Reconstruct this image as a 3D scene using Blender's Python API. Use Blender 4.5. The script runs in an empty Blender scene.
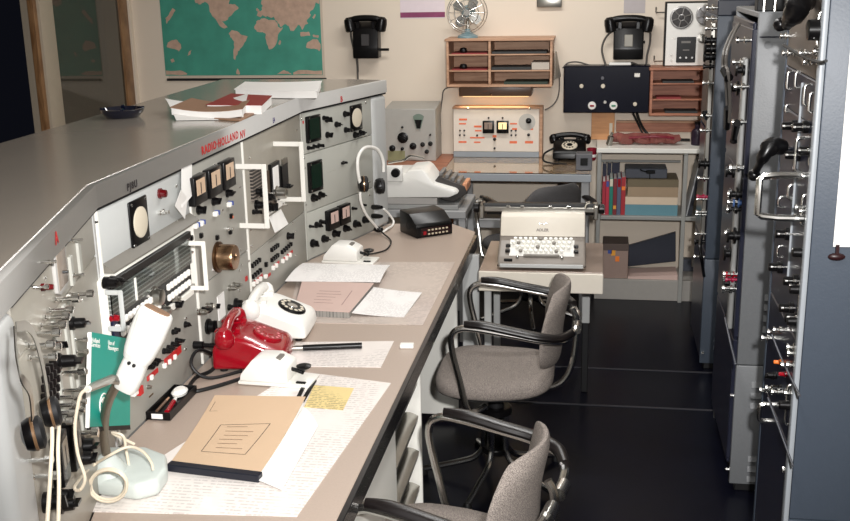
import bpy, bmesh, math, random
AMB, FLASH, EXPO = 22, 480, .0
from mathutils import Vector, Matrix
random.seed(4)
PI = math.pi
SC = bpy.context.scene
COL = SC.collection
# ------------------------------------------------------------------ camera
IW, IH = 850, 521
PP = (425.0, 260.5)
VY = Vector((602 - PP[0], -30 - PP[1]))
VV = Vector((500 - PP[0], 4100 - PP[1]))
FPX = math.sqrt(-VY.dot(VV))
yc = Vector((VY.x, VY.y, FPX)).normalized()
zc = -Vector((VV.x, VV.y, FPX)).normalized()
xc = yc.cross(zc)
RW = Matrix((xc, yc, zc))
EYE = Vector((0, 0, 1.9))
def ray(px, py): return RW @ Vector((px - PP[0], py - PP[1], FPX))
def atz(px, py, z):
    r = ray(px, py); return EYE + r * ((z - EYE.z) / r.z)
def aty(px, py, y):
    r = ray(px, py); return EYE + r * (y / r.y)
def atx(px, py, x):
    r = ray(px, py); return EYE + r * (x / r.x)
cd = bpy.data.cameras.new('camera'); cam = bpy.data.objects.new('camera', cd); COL.objects.link(cam)
cd.sensor_fit = 'HORIZONTAL'; cd.sensor_width = 36; cd.lens = FPX * 36 / IW; cd.clip_start = .05
rt = RW @ Vector((1, 0, 0)); up = RW @ Vector((0, -1, 0)); bk = RW @ Vector((0, 0, -1))
M = Matrix.Identity(4)
for i in range(3):
    M[i][0] = rt[i]; M[i][1] = up[i]; M[i][2] = bk[i]; M[i][3] = EYE[i]
cam.matrix_world = M; SC.camera = cam

# ------------------------------------------------------------------ materials
def lin(c): return tuple(((v / 255) / 12.92 if v / 255 <= .04045 else ((v / 255 + .055) / 1.055) ** 2.4) for v in c) + (1,)
MATS = {}
def mat(name, rgb, rough=.5, metal=0, var=.06, scale=30, bump=0, bscale=200, coat=0, trans=0, emit=0, ior=1.45, spec=.5):
    if name in MATS: return MATS[name]
    m = bpy.data.materials.new(name); m.use_nodes = True
    nt = m.node_tree; b = nt.nodes['Principled BSDF']
    b.inputs['Roughness'].default_value = rough; b.inputs['Metallic'].default_value = metal
    b.inputs['IOR'].default_value = ior; b.inputs['Coat Weight'].default_value = coat
    b.inputs['Coat Roughness'].default_value = .06
    b.inputs['Transmission Weight'].default_value = trans
    b.inputs['Specular IOR Level'].default_value = spec
    tc = nt.nodes.new('ShaderNodeTexCoord'); nz = nt.nodes.new('ShaderNodeTexNoise')
    nz.inputs['Scale'].default_value = scale; nz.inputs['Detail'].default_value = 4
    nt.links.new(tc.outputs['Object'], nz.inputs['Vector'])
    c = lin(rgb)
    mx = nt.nodes.new('ShaderNodeMix'); mx.data_type = 'RGBA'
    mx.inputs[6].default_value = tuple(min(1, v * (1 - var)) for v in c[:3]) + (1,)
    mx.inputs[7].default_value = tuple(min(1, v * (1 + var)) for v in c[:3]) + (1,)
    nt.links.new(nz.outputs['Fac'], mx.inputs[0]); nt.links.new(mx.outputs[2], b.inputs['Base Color'])
    if bump:
        n2 = nt.nodes.new('ShaderNodeTexNoise'); n2.inputs['Scale'].default_value = bscale
        nt.links.new(tc.outputs['Object'], n2.inputs['Vector'])
        bp = nt.nodes.new('ShaderNodeBump'); bp.inputs['Strength'].default_value = bump; bp.inputs['Distance'].default_value = .002
        nt.links.new(n2.outputs['Fac'], bp.inputs['Height']); nt.links.new(bp.outputs['Normal'], b.inputs['Normal'])
    if emit:
        b.inputs['Emission Color'].default_value = c; b.inputs['Emission Strength'].default_value = emit
    MATS[name] = m
    return m
def pattern(name, rgb, ink, kind, sx, sy, amount=.5, rough=.5, coat=0, rot=0):
    """paper / cloth with printed rows or weave, all in object space"""
    if name in MATS: return MATS[name]
    m = mat(name, rgb, rough, coat=coat); nt = m.node_tree; b = nt.nodes['Principled BSDF']
    base = b.inputs['Base Color'].links[0].from_socket
    tc = nt.nodes.new('ShaderNodeTexCoord'); mp = nt.nodes.new('ShaderNodeMapping')
    mp.inputs['Rotation'].default_value = (0, 0, rot)
    nt.links.new(tc.outputs['Object'], mp.inputs['Vector'])
    mx = nt.nodes.new('ShaderNodeMix'); mx.data_type = 'RGBA'
    mx.inputs[7].default_value = lin(ink)
    nt.links.new(base, mx.inputs[6])
    if kind == 'print':            # short grey words in rows
        mp.inputs['Scale'].default_value = (sx, sy, 1)
        w = nt.nodes.new('ShaderNodeTexWave'); w.bands_direction = 'Y'; w.inputs['Scale'].default_value = 1
        w.wave_profile = 'SIN'
        nz = nt.nodes.new('ShaderNodeTexNoise'); nz.inputs['Scale'].default_value = 1.7; nz.inputs['Detail'].default_value = 2
        n3 = nt.nodes.new('ShaderNodeTexNoise'); n3.inputs['Scale'].default_value = .12; n3.inputs['Detail'].default_value = 1
        for q in (w, nz, n3): nt.links.new(mp.outputs['Vector'], q.inputs['Vector'])
        def thr(sock, lo, hi):
            r = nt.nodes.new('ShaderNodeMapRange'); r.inputs['From Min'].default_value = lo; r.inputs['From Max'].default_value = hi
            nt.links.new(sock, r.inputs['Value']); return r.outputs['Result']
        def mul(a, c):
            k = nt.nodes.new('ShaderNodeMath'); k.operation = 'MULTIPLY'
            nt.links.new(a, k.inputs[0])
            if isinstance(c, float): k.inputs[1].default_value = c
            else: nt.links.new(c, k.inputs[1])
            return k.outputs[0]
        v = mul(mul(mul(thr(w.outputs['Fac'], .45, .75), thr(nz.outputs['Fac'], .42, .52)), thr(n3.outputs['Fac'], .4, .5)), float(amount))
        nt.links.new(v, mx.inputs[0])
    elif kind == 'weave':
        mp.inputs['Scale'].default_value = (sx, sx, sx)
        nz = nt.nodes.new('ShaderNodeTexNoise'); nz.inputs['Scale'].default_value = 1; nz.inputs['Detail'].default_value = 3
        nt.links.new(mp.outputs['Vector'], nz.inputs['Vector'])
        r = nt.nodes.new('ShaderNodeMapRange'); r.inputs['From Min'].default_value = .42; r.inputs['From Max'].default_value = .58
        r.inputs['To Max'].default_value = amount
        nt.links.new(nz.outputs['Fac'], r.inputs['Value']); nt.links.new(r.outputs['Result'], mx.inputs[0])
        bp = nt.nodes.new('ShaderNodeBump'); bp.inputs['Strength'].default_value = .5; bp.inputs['Distance'].default_value = .002
        nt.links.new(nz.outputs['Fac'], bp.inputs['Height']); nt.links.new(bp.outputs['Normal'], b.inputs['Normal'])
    elif kind == 'grain':
        mp.inputs['Scale'].default_value = (sx, sy, sy)
        nz = nt.nodes.new('ShaderNodeTexNoise'); nz.inputs['Scale'].default_value = 1; nz.inputs['Detail'].default_value = 5
        nt.links.new(mp.outputs['Vector'], nz.inputs['Vector'])
        r = nt.nodes.new('ShaderNodeMapRange'); r.inputs['From Min'].default_value = .4; r.inputs['From Max'].default_value = .65
        r.inputs['To Max'].default_value = amount
        nt.links.new(nz.outputs['Fac'], r.inputs['Value']); nt.links.new(r.outputs['Result'], mx.inputs[0])
    elif kind == 'lines':
        mp.inputs['Scale'].default_value = (sx, sx, sy)
        w = nt.nodes.new('ShaderNodeTexWave'); w.bands_direction = 'Z'; w.inputs['Scale'].default_value = 1; w.inputs['Distortion'].default_value = .3
        nt.links.new(mp.outputs['Vector'], w.inputs['Vector'])
        r = nt.nodes.new('ShaderNodeMapRange'); r.inputs['From Min'].default_value = .6; r.inputs['From Max'].default_value = .8
        r.inputs['To Max'].default_value = amount
        nt.links.new(w.outputs['Fac'], r.inputs['Value']); nt.links.new(r.outputs['Result'], mx.inputs[0])
    nt.links.new(mx.outputs[2], b.inputs['Base Color'])
    return m
CREAM = mat('wall_paint_cream', (228, 214, 196), .55, var=.03, scale=3, bump=.05, bscale=60)
FLOORM = mat('navy_lino', (8, 9, 20), .3, var=.5, scale=5, bump=.03, bscale=40, spec=.18)
SEAM = mat('floor_seam_strip', (46, 46, 52), .5)
TOPG = mat('console_top_laminate', (146, 138, 128), .16, var=.06, scale=4, bump=.02, bscale=120)
FASC = mat('console_fascia_grey', (176, 174, 170), .5, var=.03, spec=.25)
POSTW = mat('console_post_white', (182, 183, 181), .4, var=.02)
PANEL = mat('panel_grey', (158, 156, 148), .45, var=.05, scale=12)
PANELA = mat('panel_warm_grey', (156, 151, 140), .35, var=.12, scale=10)
PANELB = mat('panel_pale_blue_grey', (190, 192, 190), .45, var=.03)
PANELC = mat('panel_light_grey', (176, 176, 168), .45, var=.04, scale=14)
BLACK = mat('black_plastic', (12, 11, 12), .3, var=.2, spec=.35)
BLACKM = mat('matt_black', (18, 18, 20), .6, var=.2)
BRPLAS = mat('brown_black_plastic', (22, 18, 18), .3, var=.2)
CHROME = mat('chrome', (225, 224, 220), .2, 1, var=.03)
STEEL = mat('brushed_steel', (170, 167, 160), .3, 1, var=.08, scale=60)
BRASS = mat('aged_brass', (158, 128, 100), .25, 1, var=.2, scale=25)
WHITE = mat('white_plastic', (238, 236, 230), .35, var=.02)
WHITEP = mat('white_paint', (232, 230, 222), .4, var=.02)
PAPER = mat('white_paper', (238, 236, 232), .7, var=.03, scale=12)
PAPERP = pattern('typed_paper', (236, 233, 230), (170, 165, 165), 'print', 80, 36, .5, .7)
MANILA = mat('manila_card', (205, 176, 146), .6, var=.05, scale=8)
PINKM = mat('pinkish_card', (205, 178, 168), .6, var=.05, scale=8)
LISTM = pattern('lists_under_clear_plastic', (236, 228, 222), (150, 140, 138), 'print', 55, 22, .4, .35, coat=.6)
LISTG = pattern('faint_chart_under_plastic', (200, 186, 176), (150, 138, 130), 'print', 40, 20, .5, .35, coat=.6)
YELL = pattern('yellow_form', (222, 200, 140), (90, 80, 70), 'print', 60, 26, .6, .6)
DESKM = mat('desk_laminate', (172, 155, 142), .38, var=.07, scale=160)
EDGE = mat('dark_metal_edge', (78, 76, 76), .25, .85, var=.1)
RED = mat('red_plastic', (146, 8, 26), .18, var=.08, coat=.5)
REDP = mat('red_print', (190, 40, 40), .5)
ORANGE = mat('orange_red_print', (235, 120, 80), .6)
DARKINK = mat('dark_ink', (48, 44, 44), .6)
BLUEP = mat('blue_button', (60, 80, 150), .4)
LAMPR = mat('red_lens', (90, 10, 16), .15, coat=.5)
GREENS = mat('green_black_screen', (10, 34, 26), .08, var=.2)
SCREEN = mat('cream_dial_face', (216, 206, 186), .4, var=.04)
METERF = mat('meter_face', (206, 178, 150), .4, var=.05)
TEAL = mat('teal_card', (30, 150, 134), .5, var=.05)
RACK = mat('rack_hammered_grey', (112, 114, 116), .42, var=.08, scale=90, bump=.25, bscale=160)
RACKB = mat('rack_blue_grey', (66, 74, 85), .45, var=.05, scale=60, bump=.15, bscale=160)
RACKL = mat('rack_light_trim', (150, 155, 160), .4, var=.04)
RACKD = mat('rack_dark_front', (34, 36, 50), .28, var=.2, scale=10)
RACKT = mat('rack_taupe_front', (92, 84, 78), .4, var=.08)
FABRIC = pattern('grey_tweed', (150, 140, 132), (66, 60, 58), 'weave', 420, 420, .7, .95)
FABRICD = pattern('dark_grey_tweed', (92, 90, 90), (44, 42, 44), 'weave', 420, 420, .6, .95)
WOODL = pattern('pale_wood', (196, 156, 126), (150, 106, 78), 'grain', 6, 60, .6, .5)
WOODR = pattern('reddish_wood', (176, 118, 92), (128, 76, 56), 'grain', 6, 60, .6, .5)
WOODF = pattern('window_frame_wood', (150, 112, 76), (100, 66, 40), 'grain', 60, 8, .7, .4)
DARKB = mat('dark_brown_enamel', (100, 76, 60), .35, var=.1)
RUBBER = mat('black_rubber', (12, 12, 13), .5)
CABLEW = mat('cream_cable', (222, 210, 188), .4)
CABLEG = mat('grey_cable', (92, 88, 84), .45)
GOOSE = mat('gooseneck_grey_braid', (120, 108, 94), .35, .6, var=.15, scale=300)
NIGHT = mat('night_outside', (8, 9, 18), .8)
GLASS = mat('window_glass', (128, 120, 106), .045, trans=.72, var=0, ior=1.5)  # beige tint puts a brighter room reflection into the pane's colour
CLEAR = mat('clear_acrylic', (235, 240, 240), .03, trans=1, var=0, ior=1.3)
BLUEBOX = mat('navy_enamel', (9, 11, 26), .25, var=.15, spec=.2)
BEIGE = mat('beige_plastic', (214, 206, 192), .4, var=.03)
TYPEG = mat('typewriter_grey', (136, 128, 120), .4, var=.05)
MAPSEA = mat('map_sea_green', (70, 152, 132), .6, var=.3, scale=9)
MAPLAND = mat('map_land', (194, 164, 144), .6, var=.35, scale=26)
MAPEDGE = mat('map_margin', (206, 190, 172), .6, var=.05)
LAMPW = mat('lit_meter_glass', (255, 225, 165), .4, emit=.6)

# ------------------------------------------------------------------ geometry builder
class G:
    def __init__(s): s.bm = bmesh.new(); s.mi = 0
    def _fin(s, faces):
        for f in faces: f.material_index = s.mi
    def box(s, x0, x1, y0, y1, z0, z1, bev=0, seg=2, mtx=None):
        r = bmesh.ops.create_cube(s.bm, size=1)
        vs = r['verts']
        for v in vs:
            v.co = Vector(((x0 + x1) / 2 + v.co.x * (x1 - x0), (y0 + y1) / 2 + v.co.y * (y1 - y0), (z0 + z1) / 2 + v.co.z * (z1 - z0)))
        if mtx: bmesh.ops.transform(s.bm, matrix=mtx, verts=vs)
        fs = {f for v in vs for f in v.link_faces}
        s._fin(fs)
        if bev:
            es = {e for v in vs for e in v.link_edges}
            r = bmesh.ops.bevel(s.bm, geom=list(es), offset=bev, segments=seg, profile=.5, affect='EDGES')
            s._fin(r['faces'])
        return s
    def prism(s, poly, axis, a0, a1, bev=0, seg=2):
        """poly of 2D points; axis 'x' -> (y,z) plane, 'y' -> (x,z), 'z' -> (x,y)"""
        def mk(p, a):
            return Vector((a, p[0], p[1])) if axis == 'x' else Vector((p[0], a, p[1])) if axis == 'y' else Vector((p[0], p[1], a))
        v0 = [s.bm.verts.new(mk(p, a0)) for p in poly]; v1 = [s.bm.verts.new(mk(p, a1)) for p in poly]
        n = len(poly); fs = [s.bm.faces.new(v0[::-1]), s.bm.faces.new(v1)]
        for i in range(n): fs.append(s.bm.faces.new((v0[i], v0[(i + 1) % n], v1[(i + 1) % n], v1[i])))
        bmesh.ops.recalc_face_normals(s.bm, faces=fs); s._fin(fs)
        if bev:
            es = {e for f in fs for e in f.edges}
            r = bmesh.ops.bevel(s.bm, geom=list(es), offset=bev, segments=seg, profile=.5, affect='EDGES'); s._fin(r['faces'])
        return s
    def lathe(s, prof, o, axis=(0, 0, 1), n=20, cap=True):
        """prof [(r,h)] along axis from o"""
        a = Vector(axis).normalized(); o = Vector(o)
        u = a.orthogonal().normalized(); w = a.cross(u)
        rings = []
        for r, h in prof:
            rings.append([s.bm.verts.new(o + a * h + (u * math.cos(2 * PI * k / n) + w * math.sin(2 * PI * k / n)) * max(r, 1e-5)) for k in range(n)])
        fs = []
        for i in range(len(rings) - 1):
            for k in range(n):
                fs.append(s.bm.faces.new((rings[i][k], rings[i][(k + 1) % n], rings[i + 1][(k + 1) % n], rings[i + 1][k])))
        if cap:
            fs.append(s.bm.faces.new(rings[0][::-1])); fs.append(s.bm.faces.new(rings[-1]))
        s._fin(fs); return s
    def cyl(s, p0, p1, r0, r1=None, n=14):
        p0 = Vector(p0); p1 = Vector(p1)
        return s.lathe([(r0, 0), (r0 if r1 is None else r1, (p1 - p0).length)], p0, p1 - p0, n)
    def tube(s, pts, r, n=8, closed=False, smooth=0):
        pts = [Vector(p) for p in pts]
        if smooth: pts = spline(pts, smooth, closed)
        m = len(pts)
        rs = r if isinstance(r, (list, tuple)) else None
        rings = []; nrm = None
        for i in range(m):
            if closed: t = (pts[(i + 1) % m] - pts[i - 1])
            else: t = pts[min(i + 1, m - 1)] - pts[max(i - 1, 0)]
            t.normalize()
            if nrm is None: nrm = t.orthogonal().normalized()
            else:
                nrm = nrm - t * nrm.dot(t)
                nrm = nrm.normalized() if nrm.length > 1e-6 else t.orthogonal().normalized()
            b = t.cross(nrm); rr = rs[min(i * len(rs) // m, len(rs) - 1)] if rs else r
            rings.append([s.bm.verts.new(pts[i] + (nrm * math.cos(2 * PI * k / n) + b * math.sin(2 * PI * k / n)) * rr) for k in range(n)])
        fs = []
        for i in range(m if closed else m - 1):
            A, B = rings[i], rings[(i + 1) % m]
            for k in range(n): fs.append(s.bm.faces.new((A[k], A[(k + 1) % n], B[(k + 1) % n], B[k])))
        if not closed: fs += [s.bm.faces.new(rings[0][::-1]), s.bm.faces.new(rings[-1])]
        s._fin(fs); return s
    def ball(s, c, r, sc=(1, 1, 1), n=14):
        m = Matrix.Translation(Vector(c)) @ Matrix.Diagonal(Vector((r * sc[0], r * sc[1], r * sc[2], 1)))
        q = bmesh.ops.create_uvsphere(s.bm, u_segments=n, v_segments=max(6, n // 2), radius=1, matrix=m)
        s._fin({f for v in q['verts'] for f in v.link_faces}); return s
    def torus(s, c, R, r, axis=(0, 0, 1), n=28, k=8):
        a = Vector(axis).normalized(); u = a.orthogonal().normalized(); w = a.cross(u)
        return s.tube([Vector(c) + (u * math.cos(2 * PI * i / n) + w * math.sin(2 * PI * i / n)) * R for i in range(n)], r, k, closed=True)
    def grid(s, fn, nu, nv, th):
        """slab: fn(u,v)->point of the upper face, thickened downward (vector th)"""
        th = Vector(th)
        T = [[s.bm.verts.new(Vector(fn(i / nu, j / nv))) for j in range(nv + 1)] for i in range(nu + 1)]
        B = [[s.bm.verts.new(T[i][j].co - th) for j in range(nv + 1)] for i in range(nu + 1)]
        fs = []
        for i in range(nu):
            for j in range(nv):
                fs.append(s.bm.faces.new((T[i][j], T[i + 1][j], T[i + 1][j + 1], T[i][j + 1])))
                fs.append(s.bm.faces.new((B[i][j], B[i][j + 1], B[i + 1][j + 1], B[i + 1][j])))
        for i in range(nu):
            fs.append(s.bm.faces.new((T[i][0], B[i][0], B[i + 1][0], T[i + 1][0])))
            fs.append(s.bm.faces.new((T[i][nv], T[i + 1][nv], B[i + 1][nv], B[i][nv])))
        for j in range(nv):
            fs.append(s.bm.faces.new((T[0][j], T[0][j + 1], B[0][j + 1], B[0][j])))
            fs.append(s.bm.faces.new((T[nu][j], B[nu][j], B[nu][j + 1], T[nu][j + 1])))
        s._fin(fs); return s
    def done(s, name, mats, parent=None, loc=None, rotz=0, smooth=35, subsurf=0):
        bmesh.ops.recalc_face_normals(s.bm, faces=s.bm.faces[:])
        me = bpy.data.meshes.new(name); s.bm.to_mesh(me); s.bm.free()
        for m in (mats if isinstance(mats, (list, tuple)) else [mats]): me.materials.append(m)
        if smooth:
            me.shade_smooth(); me.set_sharp_from_angle(angle=math.radians(smooth))
        o = bpy.data.objects.new(name, me); COL.objects.link(o)
        if parent is not None: o.parent = parent
        if loc is not None: o.location = loc
        if rotz: o.rotation_euler = (0, 0, rotz)
        if subsurf:
            md = o.modifiers.new('sub', 'SUBSURF'); md.levels = subsurf; md.render_levels = subsurf
        return o
def spline(pts, k, closed=False):
    out = []; n = len(pts)
    g = (lambda i: pts[i % n]) if closed else (lambda i: pts[max(0, min(n - 1, i))])
    for i in range(n if closed else n - 1):
        a, b, c, d = g(i - 1), g(i), g(i + 1), g(i + 2)
        for j in range(k):
            t = j / k
            out.append(.5 * ((2 * b) + (c - a) * t + (2 * a - 5 * b + 4 * c - d) * t * t + (3 * b - a - 3 * c + d) * t ** 3))
    if not closed: out.append(pts[-1].copy())
    return out
def tag(o, label, cat, group=None):
    o['label'] = label; o['category'] = cat
    if group: o['group'] = group
    return o
def thing(name, label, cat, loc=(0, 0, 0), rotz=0, group=None):
    o = bpy.data.objects.new(name, None); COL.objects.link(o); o.empty_display_size = .05
    o.location = loc; o.rotation_euler = (0, 0, rotz)
    return tag(o, label, cat, group)
def struct(o): o['kind'] = 'structure'; return o
def plab(o, label): o['label'] = label; return o
class Fr:
    """local frame: x along, y into the thing, z up, turned about z"""
    def __init__(s, loc, rotz):
        s.o = Vector(loc); s.rz = rotz
        s.m = Matrix.Rotation(rotz, 3, 'Z'); s.i = s.m.transposed()
        s.le = s.i @ (EYE - s.o)
    def L(s, p): return s.i @ (Vector(p) - s.o)
    def W(s, p): return s.o + s.m @ Vector(p)
    def px(s, x, y, off=0):
        r = s.i @ ray(x, y); p = s.le + r * ((off - s.le.y) / r.y); return p
    def pz(s, x, y, wz):
        return s.L(atz(x, y, wz))
def words(name, txt, size, m, parent, loc, rot, ext=.0006, align='LEFT', bold=0, sp=1):
    c = bpy.data.curves.new(name, 'FONT'); c.body = txt; c.size = size; c.extrude = ext; c.align_x = align; c.resolution_u = 2; c.space_character = sp
    c.offset = bold
    o = bpy.data.objects.new(name, c); COL.objects.link(o)
    bpy.context.view_layer.update()
    me = bpy.data.meshes.new_from_object(o.evaluated_get(bpy.context.evaluated_depsgraph_get()))
    bpy.data.objects.remove(o); bpy.data.curves.remove(c)
    me.materials.clear(); me.materials.append(m)
    q = bpy.data.objects.new(name, me); COL.objects.link(q); q.parent = parent; q.location = loc; q.rotation_euler = rot
    return q
# ------------------------------------------------------------------ room
YB, XL, XR, YF, ZC = 6.4, -2.91, 2.3, -1.8, 2.65
def sbox(name, m, *a, **k): return struct(G().box(*a, **k).done(name, m))
sbox('floor', FLOORM, XL - .2, XR + .1, YF - .1, YB + .1, -.1, 0)
sbox('ceiling', mat('ceiling_white', (225, 222, 215), .8), XL - .2, XR + .1, YF - .1, YB + .1, ZC, ZC + .1)
sbox('wall_back', CREAM, XL - .2, XR + .1, YB, YB + .1, 0, ZC)
sbox('wall_right', CREAM, XR, XR + .1, YF, YB, 0, ZC)
sbox('wall_front', CREAM, XL - .2, XR + .1, YF - .1, YF, 0, ZC)
wl = G()
wl.box(XL - .1, XL, YF, YB, 0, 1.05).box(XL - .1, XL, YF, YB, 2.35, ZC).box(XL - .1, XL, 6.361, YB, 1.05, 2.35).box(XL - .1, XL, YF, .9, 1.05, 2.35)
struct(wl.done('wall_left', CREAM))
sbox('baseboard_back', RACK, XL, XR, YB - .015, YB, 0, .1, bev=.003)
for i, (a, b) in enumerate(((.9, 5.232), (5.375, 6.36))):
    w = thing('window_%d' % (i + 1), '', '', (XL, (a + b) / 2, 1.05)); del w['label']; del w['category']; struct(w)
    h = 1.3; L = (b - a) / 2
    g = G(); t = .034 if i == 0 else .105; tl = t if i == 0 else .012
    d0, d1_ = ((-.03, .004) if i == 0 else (-.042, -.012))
    g.box(d0, d1_, -L, -L + tl, 0, h, .002).box(d0, d1_, L - t, L, 0, h, .002)
    g.box(d0, d1_, -L + tl, L - t, 0, .03, .002).box(d0, d1_, -L + tl, L - t, h - .03, h, .002)
    g.done('window_frame', WOODF, w)
    if i: G().box(-.032, -.026, -L + tl, L - t, .03, h - .03).done('window_pane', GLASS, w)
sbox('trim_1', mat('mullion_grey_beige', (182, 168, 148), .5), XL - .09, XL + .02, 5.2325, 5.3745, 1.05, 2.35, bev=.004)
sbox('wall_outside', mat('dark_room_wall', (46, 48, 56), .7), -4.6, -4.5, YF, YB, 0, 1.75)
sbox('wall_outside_upper', NIGHT, -4.6, -4.5, YF, YB, 1.7505, ZC)
for k, y in enumerate((4.935, 4.472)):
    sbox('trim_%d' % (k + 2), SEAM, -1.2 + .5, XR, y - .007, y + .007, 0, .003)

# ------------------------------------------------------------------ radio console housing
A0 = Vector((-.979, 1.56, 0)); B0 = Vector((-1.185, 2.293, 0)); B1 = Vector((-1.185, 4.094, 0)); C1 = Vector((-.978, 4.79, 0))
RA = math.atan2(B0.y - A0.y, B0.x - A0.x); RC = math.atan2(C1.y - B1.y, C1.x - B1.x)
LA = (B0 - A0).length; LC = (C1 - B1).length
FA, FB, FC = Fr(A0, RA), Fr(B0, PI / 2), Fr(B1, RC)
def line(off, a_ext, c_ext):
    """front line of the console moved by off towards the operator (-) or into it (+)"""
    a = FA.W((-a_ext, off, 0)); c = FC.W((LC + c_ext, off, 0))
    k = off * math.tan((RA - PI / 2) / 2); k2 = off * math.tan((PI / 2 - RC) / 2)
    return [a, FB.W((k, off, 0)), FB.W((B1.y - B0.y - k2, off, 0)), c]
con = thing('console_housing', 'long grey angled radio console housing with lettered fascia and wide flat top', 'console', (-1.45, 3.2, 0))
CO = Vector((-1.45, 3.2, 0))
def p2(v): v = Vector(v) - CO; return (v.x, v.y)
f0, f1 = line(-.012, .14, .0), line(.010, .14, .0)
g = G()
for i in range(3): g.prism([p2(f0[i]), p2(f0[i + 1]), p2(f1[i + 1]), p2(f1[i])], 'z', 1.375, 1.431)
bmesh.ops.remove_doubles(g.bm, verts=g.bm.verts[:], dist=.0005)
es = [e for e in g.bm.edges if all(abs(v.co.z - 1.431) < 1e-4 for v in e.verts) and len(e.link_faces) == 2 and any(abs(f.normal.z) < .3 for f in e.link_faces)]
bmesh.ops.bevel(g.bm, geom=es, offset=.004, segments=2, profile=.5, affect='EDGES')
g.done('fascia', FASC, con)
tp = [f1[0], f1[1], f1[2], f1[3], (-1.165, 4.845, 0), (-1.783, 4.855, 0), (-1.783, 1.25, 0)]
G().prism([p2(p) for p in tp], 'z', 1.395, 1.43, .003, 1).done('top_board', TOPG, con)
c0 = line(.03, .12, -.02)
bp_ = c0 + [Vector((-1.76, 4.8, 0)), Vector((-1.76, 1.3, 0))]
G().prism([p2(p) for p in bp_], 'z', 0, 1.395).done('carcass', FASC, con)
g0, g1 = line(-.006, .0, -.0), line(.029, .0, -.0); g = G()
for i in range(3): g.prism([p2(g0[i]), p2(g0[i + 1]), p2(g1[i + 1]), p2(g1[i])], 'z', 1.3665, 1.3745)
bmesh.ops.remove_doubles(g.bm, verts=g.bm.verts[:], dist=.0005); g.done('painted_shadow_gap', BLACKM, con, smooth=0)  # dark strip painting the shadow line under the fascia
def post(fr, x0, x1, name):
    g = G()
    a = [fr.W((x0, .05, 0)), fr.W((x0, -.010, 0)), fr.W((x1, -.010, 0)), fr.W((x1, .05, 0))]
    g.prism([p2(p) for p in a], 'z', .752, 1.3660, .022, 4)
    return g.done(name, POSTW, con)
xc0 = FC.px(373, 150, 0).x
post(FC, xc0, LC + .0, 'end_post')
post(FA, -.13, .0, 'end_post')
def fascia_word(fr, txt, px, py, px2, size, m, off=-.0128, sp=1):
    p = fr.px(px, py, off); q = fr.px(px2, py, off)
    words('lettering', txt, size, m, con, fr.W((p.x, off, p.z)) - CO, (PI / 2, 0, fr.rz), .0004, bold=.0006, sp=sp)
fascia_word(FB, 'PJ8U', 127.5, 191, 0, .026, DARKINK, sp=1.25)
fascia_word(FB, 'RADIO·HOLLAND', 202, 155, 0, .036, REDP, sp=1.2); fascia_word(FB, 'NV', 240.3, 139, 0, .036, REDP, sp=1.2)
fascia_word(FA, 'A', 56, 245, 0, .036, REDP)
fascia_word(FC, 'B', 340.5, 102, 0, .034, REDP)
fascia_word(FB, 'E4', 273, 123, 0, .026, mat('purple_print', (80, 74, 120), .5))

# ------------------------------------------------------------------ modules in the console
class Mod: pass
def module(name, label, fr, x0, x1, z0, z1, m, cat='radio panel', prot=0, group=None, th=.028):
    o = Mod(); o.w = x1 - x0; o.h = z1 - z0
    loc = fr.W((x0, 0, z0)); o.root = thing(name, label, cat, loc, fr.rz, group); o.fr = Fr(loc, fr.rz)
    o.f = -prot
    o.plate = G().box(.001, o.w - .001, -prot, th, .001, o.h - .001, .003, 2).done('front_panel', m, o.root)
    return o
def kn(o, x, y, d, h=.018, m=BLACK, name='knob', n=12, pointer=True):
    p = o.fr.px(x, y, o.f - h * .6); r = d / 2
    g = G().lathe([(r, -.001), (r, h * .3), (r * .78, h * .38), (r * .7, h), (r * .55, h * 1.05)], (p.x, o.f, p.z), (0, -1, 0), n)
    if pointer and d > .016:
        a = random.uniform(-2, 2); g.mi = 0
        mt = Matrix.Translation((p.x, o.f, p.z)) @ Matrix.Rotation(a, 4, 'Y')
        g.box(-r * .14, r * .14, -h * 1.35, -h * .9, -r * .75, r * .8, mtx=mt)
    return g.done(name, m, o.root)
def kb(o, x, y, w, hh, d=.012, m=BLACK, name='push_button'):
    p = o.fr.px(x, y, o.f - d)
    return G().box(p.x - w / 2, p.x + w / 2, o.f - d, o.f + .001, p.z - hh / 2, p.z + hh / 2, min(w, hh) * .15, 1).done(name, m, o.root)
def rc(o, x0, y0, x1, y1, d=.002, m=WHITE, name='label_plate', bev=0, base=None):
    base = o.f if base is None else base
    p = o.fr.px(x0, y0, base - d); q = o.fr.px(x1, y1, base - d)
    return G().box(min(p.x, q.x), max(p.x, q.x), base - d, base + .001, min(p.z, q.z), max(p.z, q.z), bev, 1).done(name, m, o.root)
def tg(o, x, y, d=.008, h=.022, m=CHROME, name='toggle_switch'):
    p = o.fr.px(x, y, o.f - h * .6)
    return G().lathe([(d, -.001), (d, h * .3), (d * .45, h * .35), (d * .6, h)], (p.x, o.f, p.z), (0, -1, 0), 8).done(name, m, o.root)
def screw(o, x, y, r=.005):
    p = o.fr.px(x, y, o.f - .003)
    return G().lathe([(r, -.001), (r, .002), (r * .6, .004)], (p.x, o.f, p.z), (0, -1, 0), 8).done('screw', CHROME, o.root)
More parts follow.
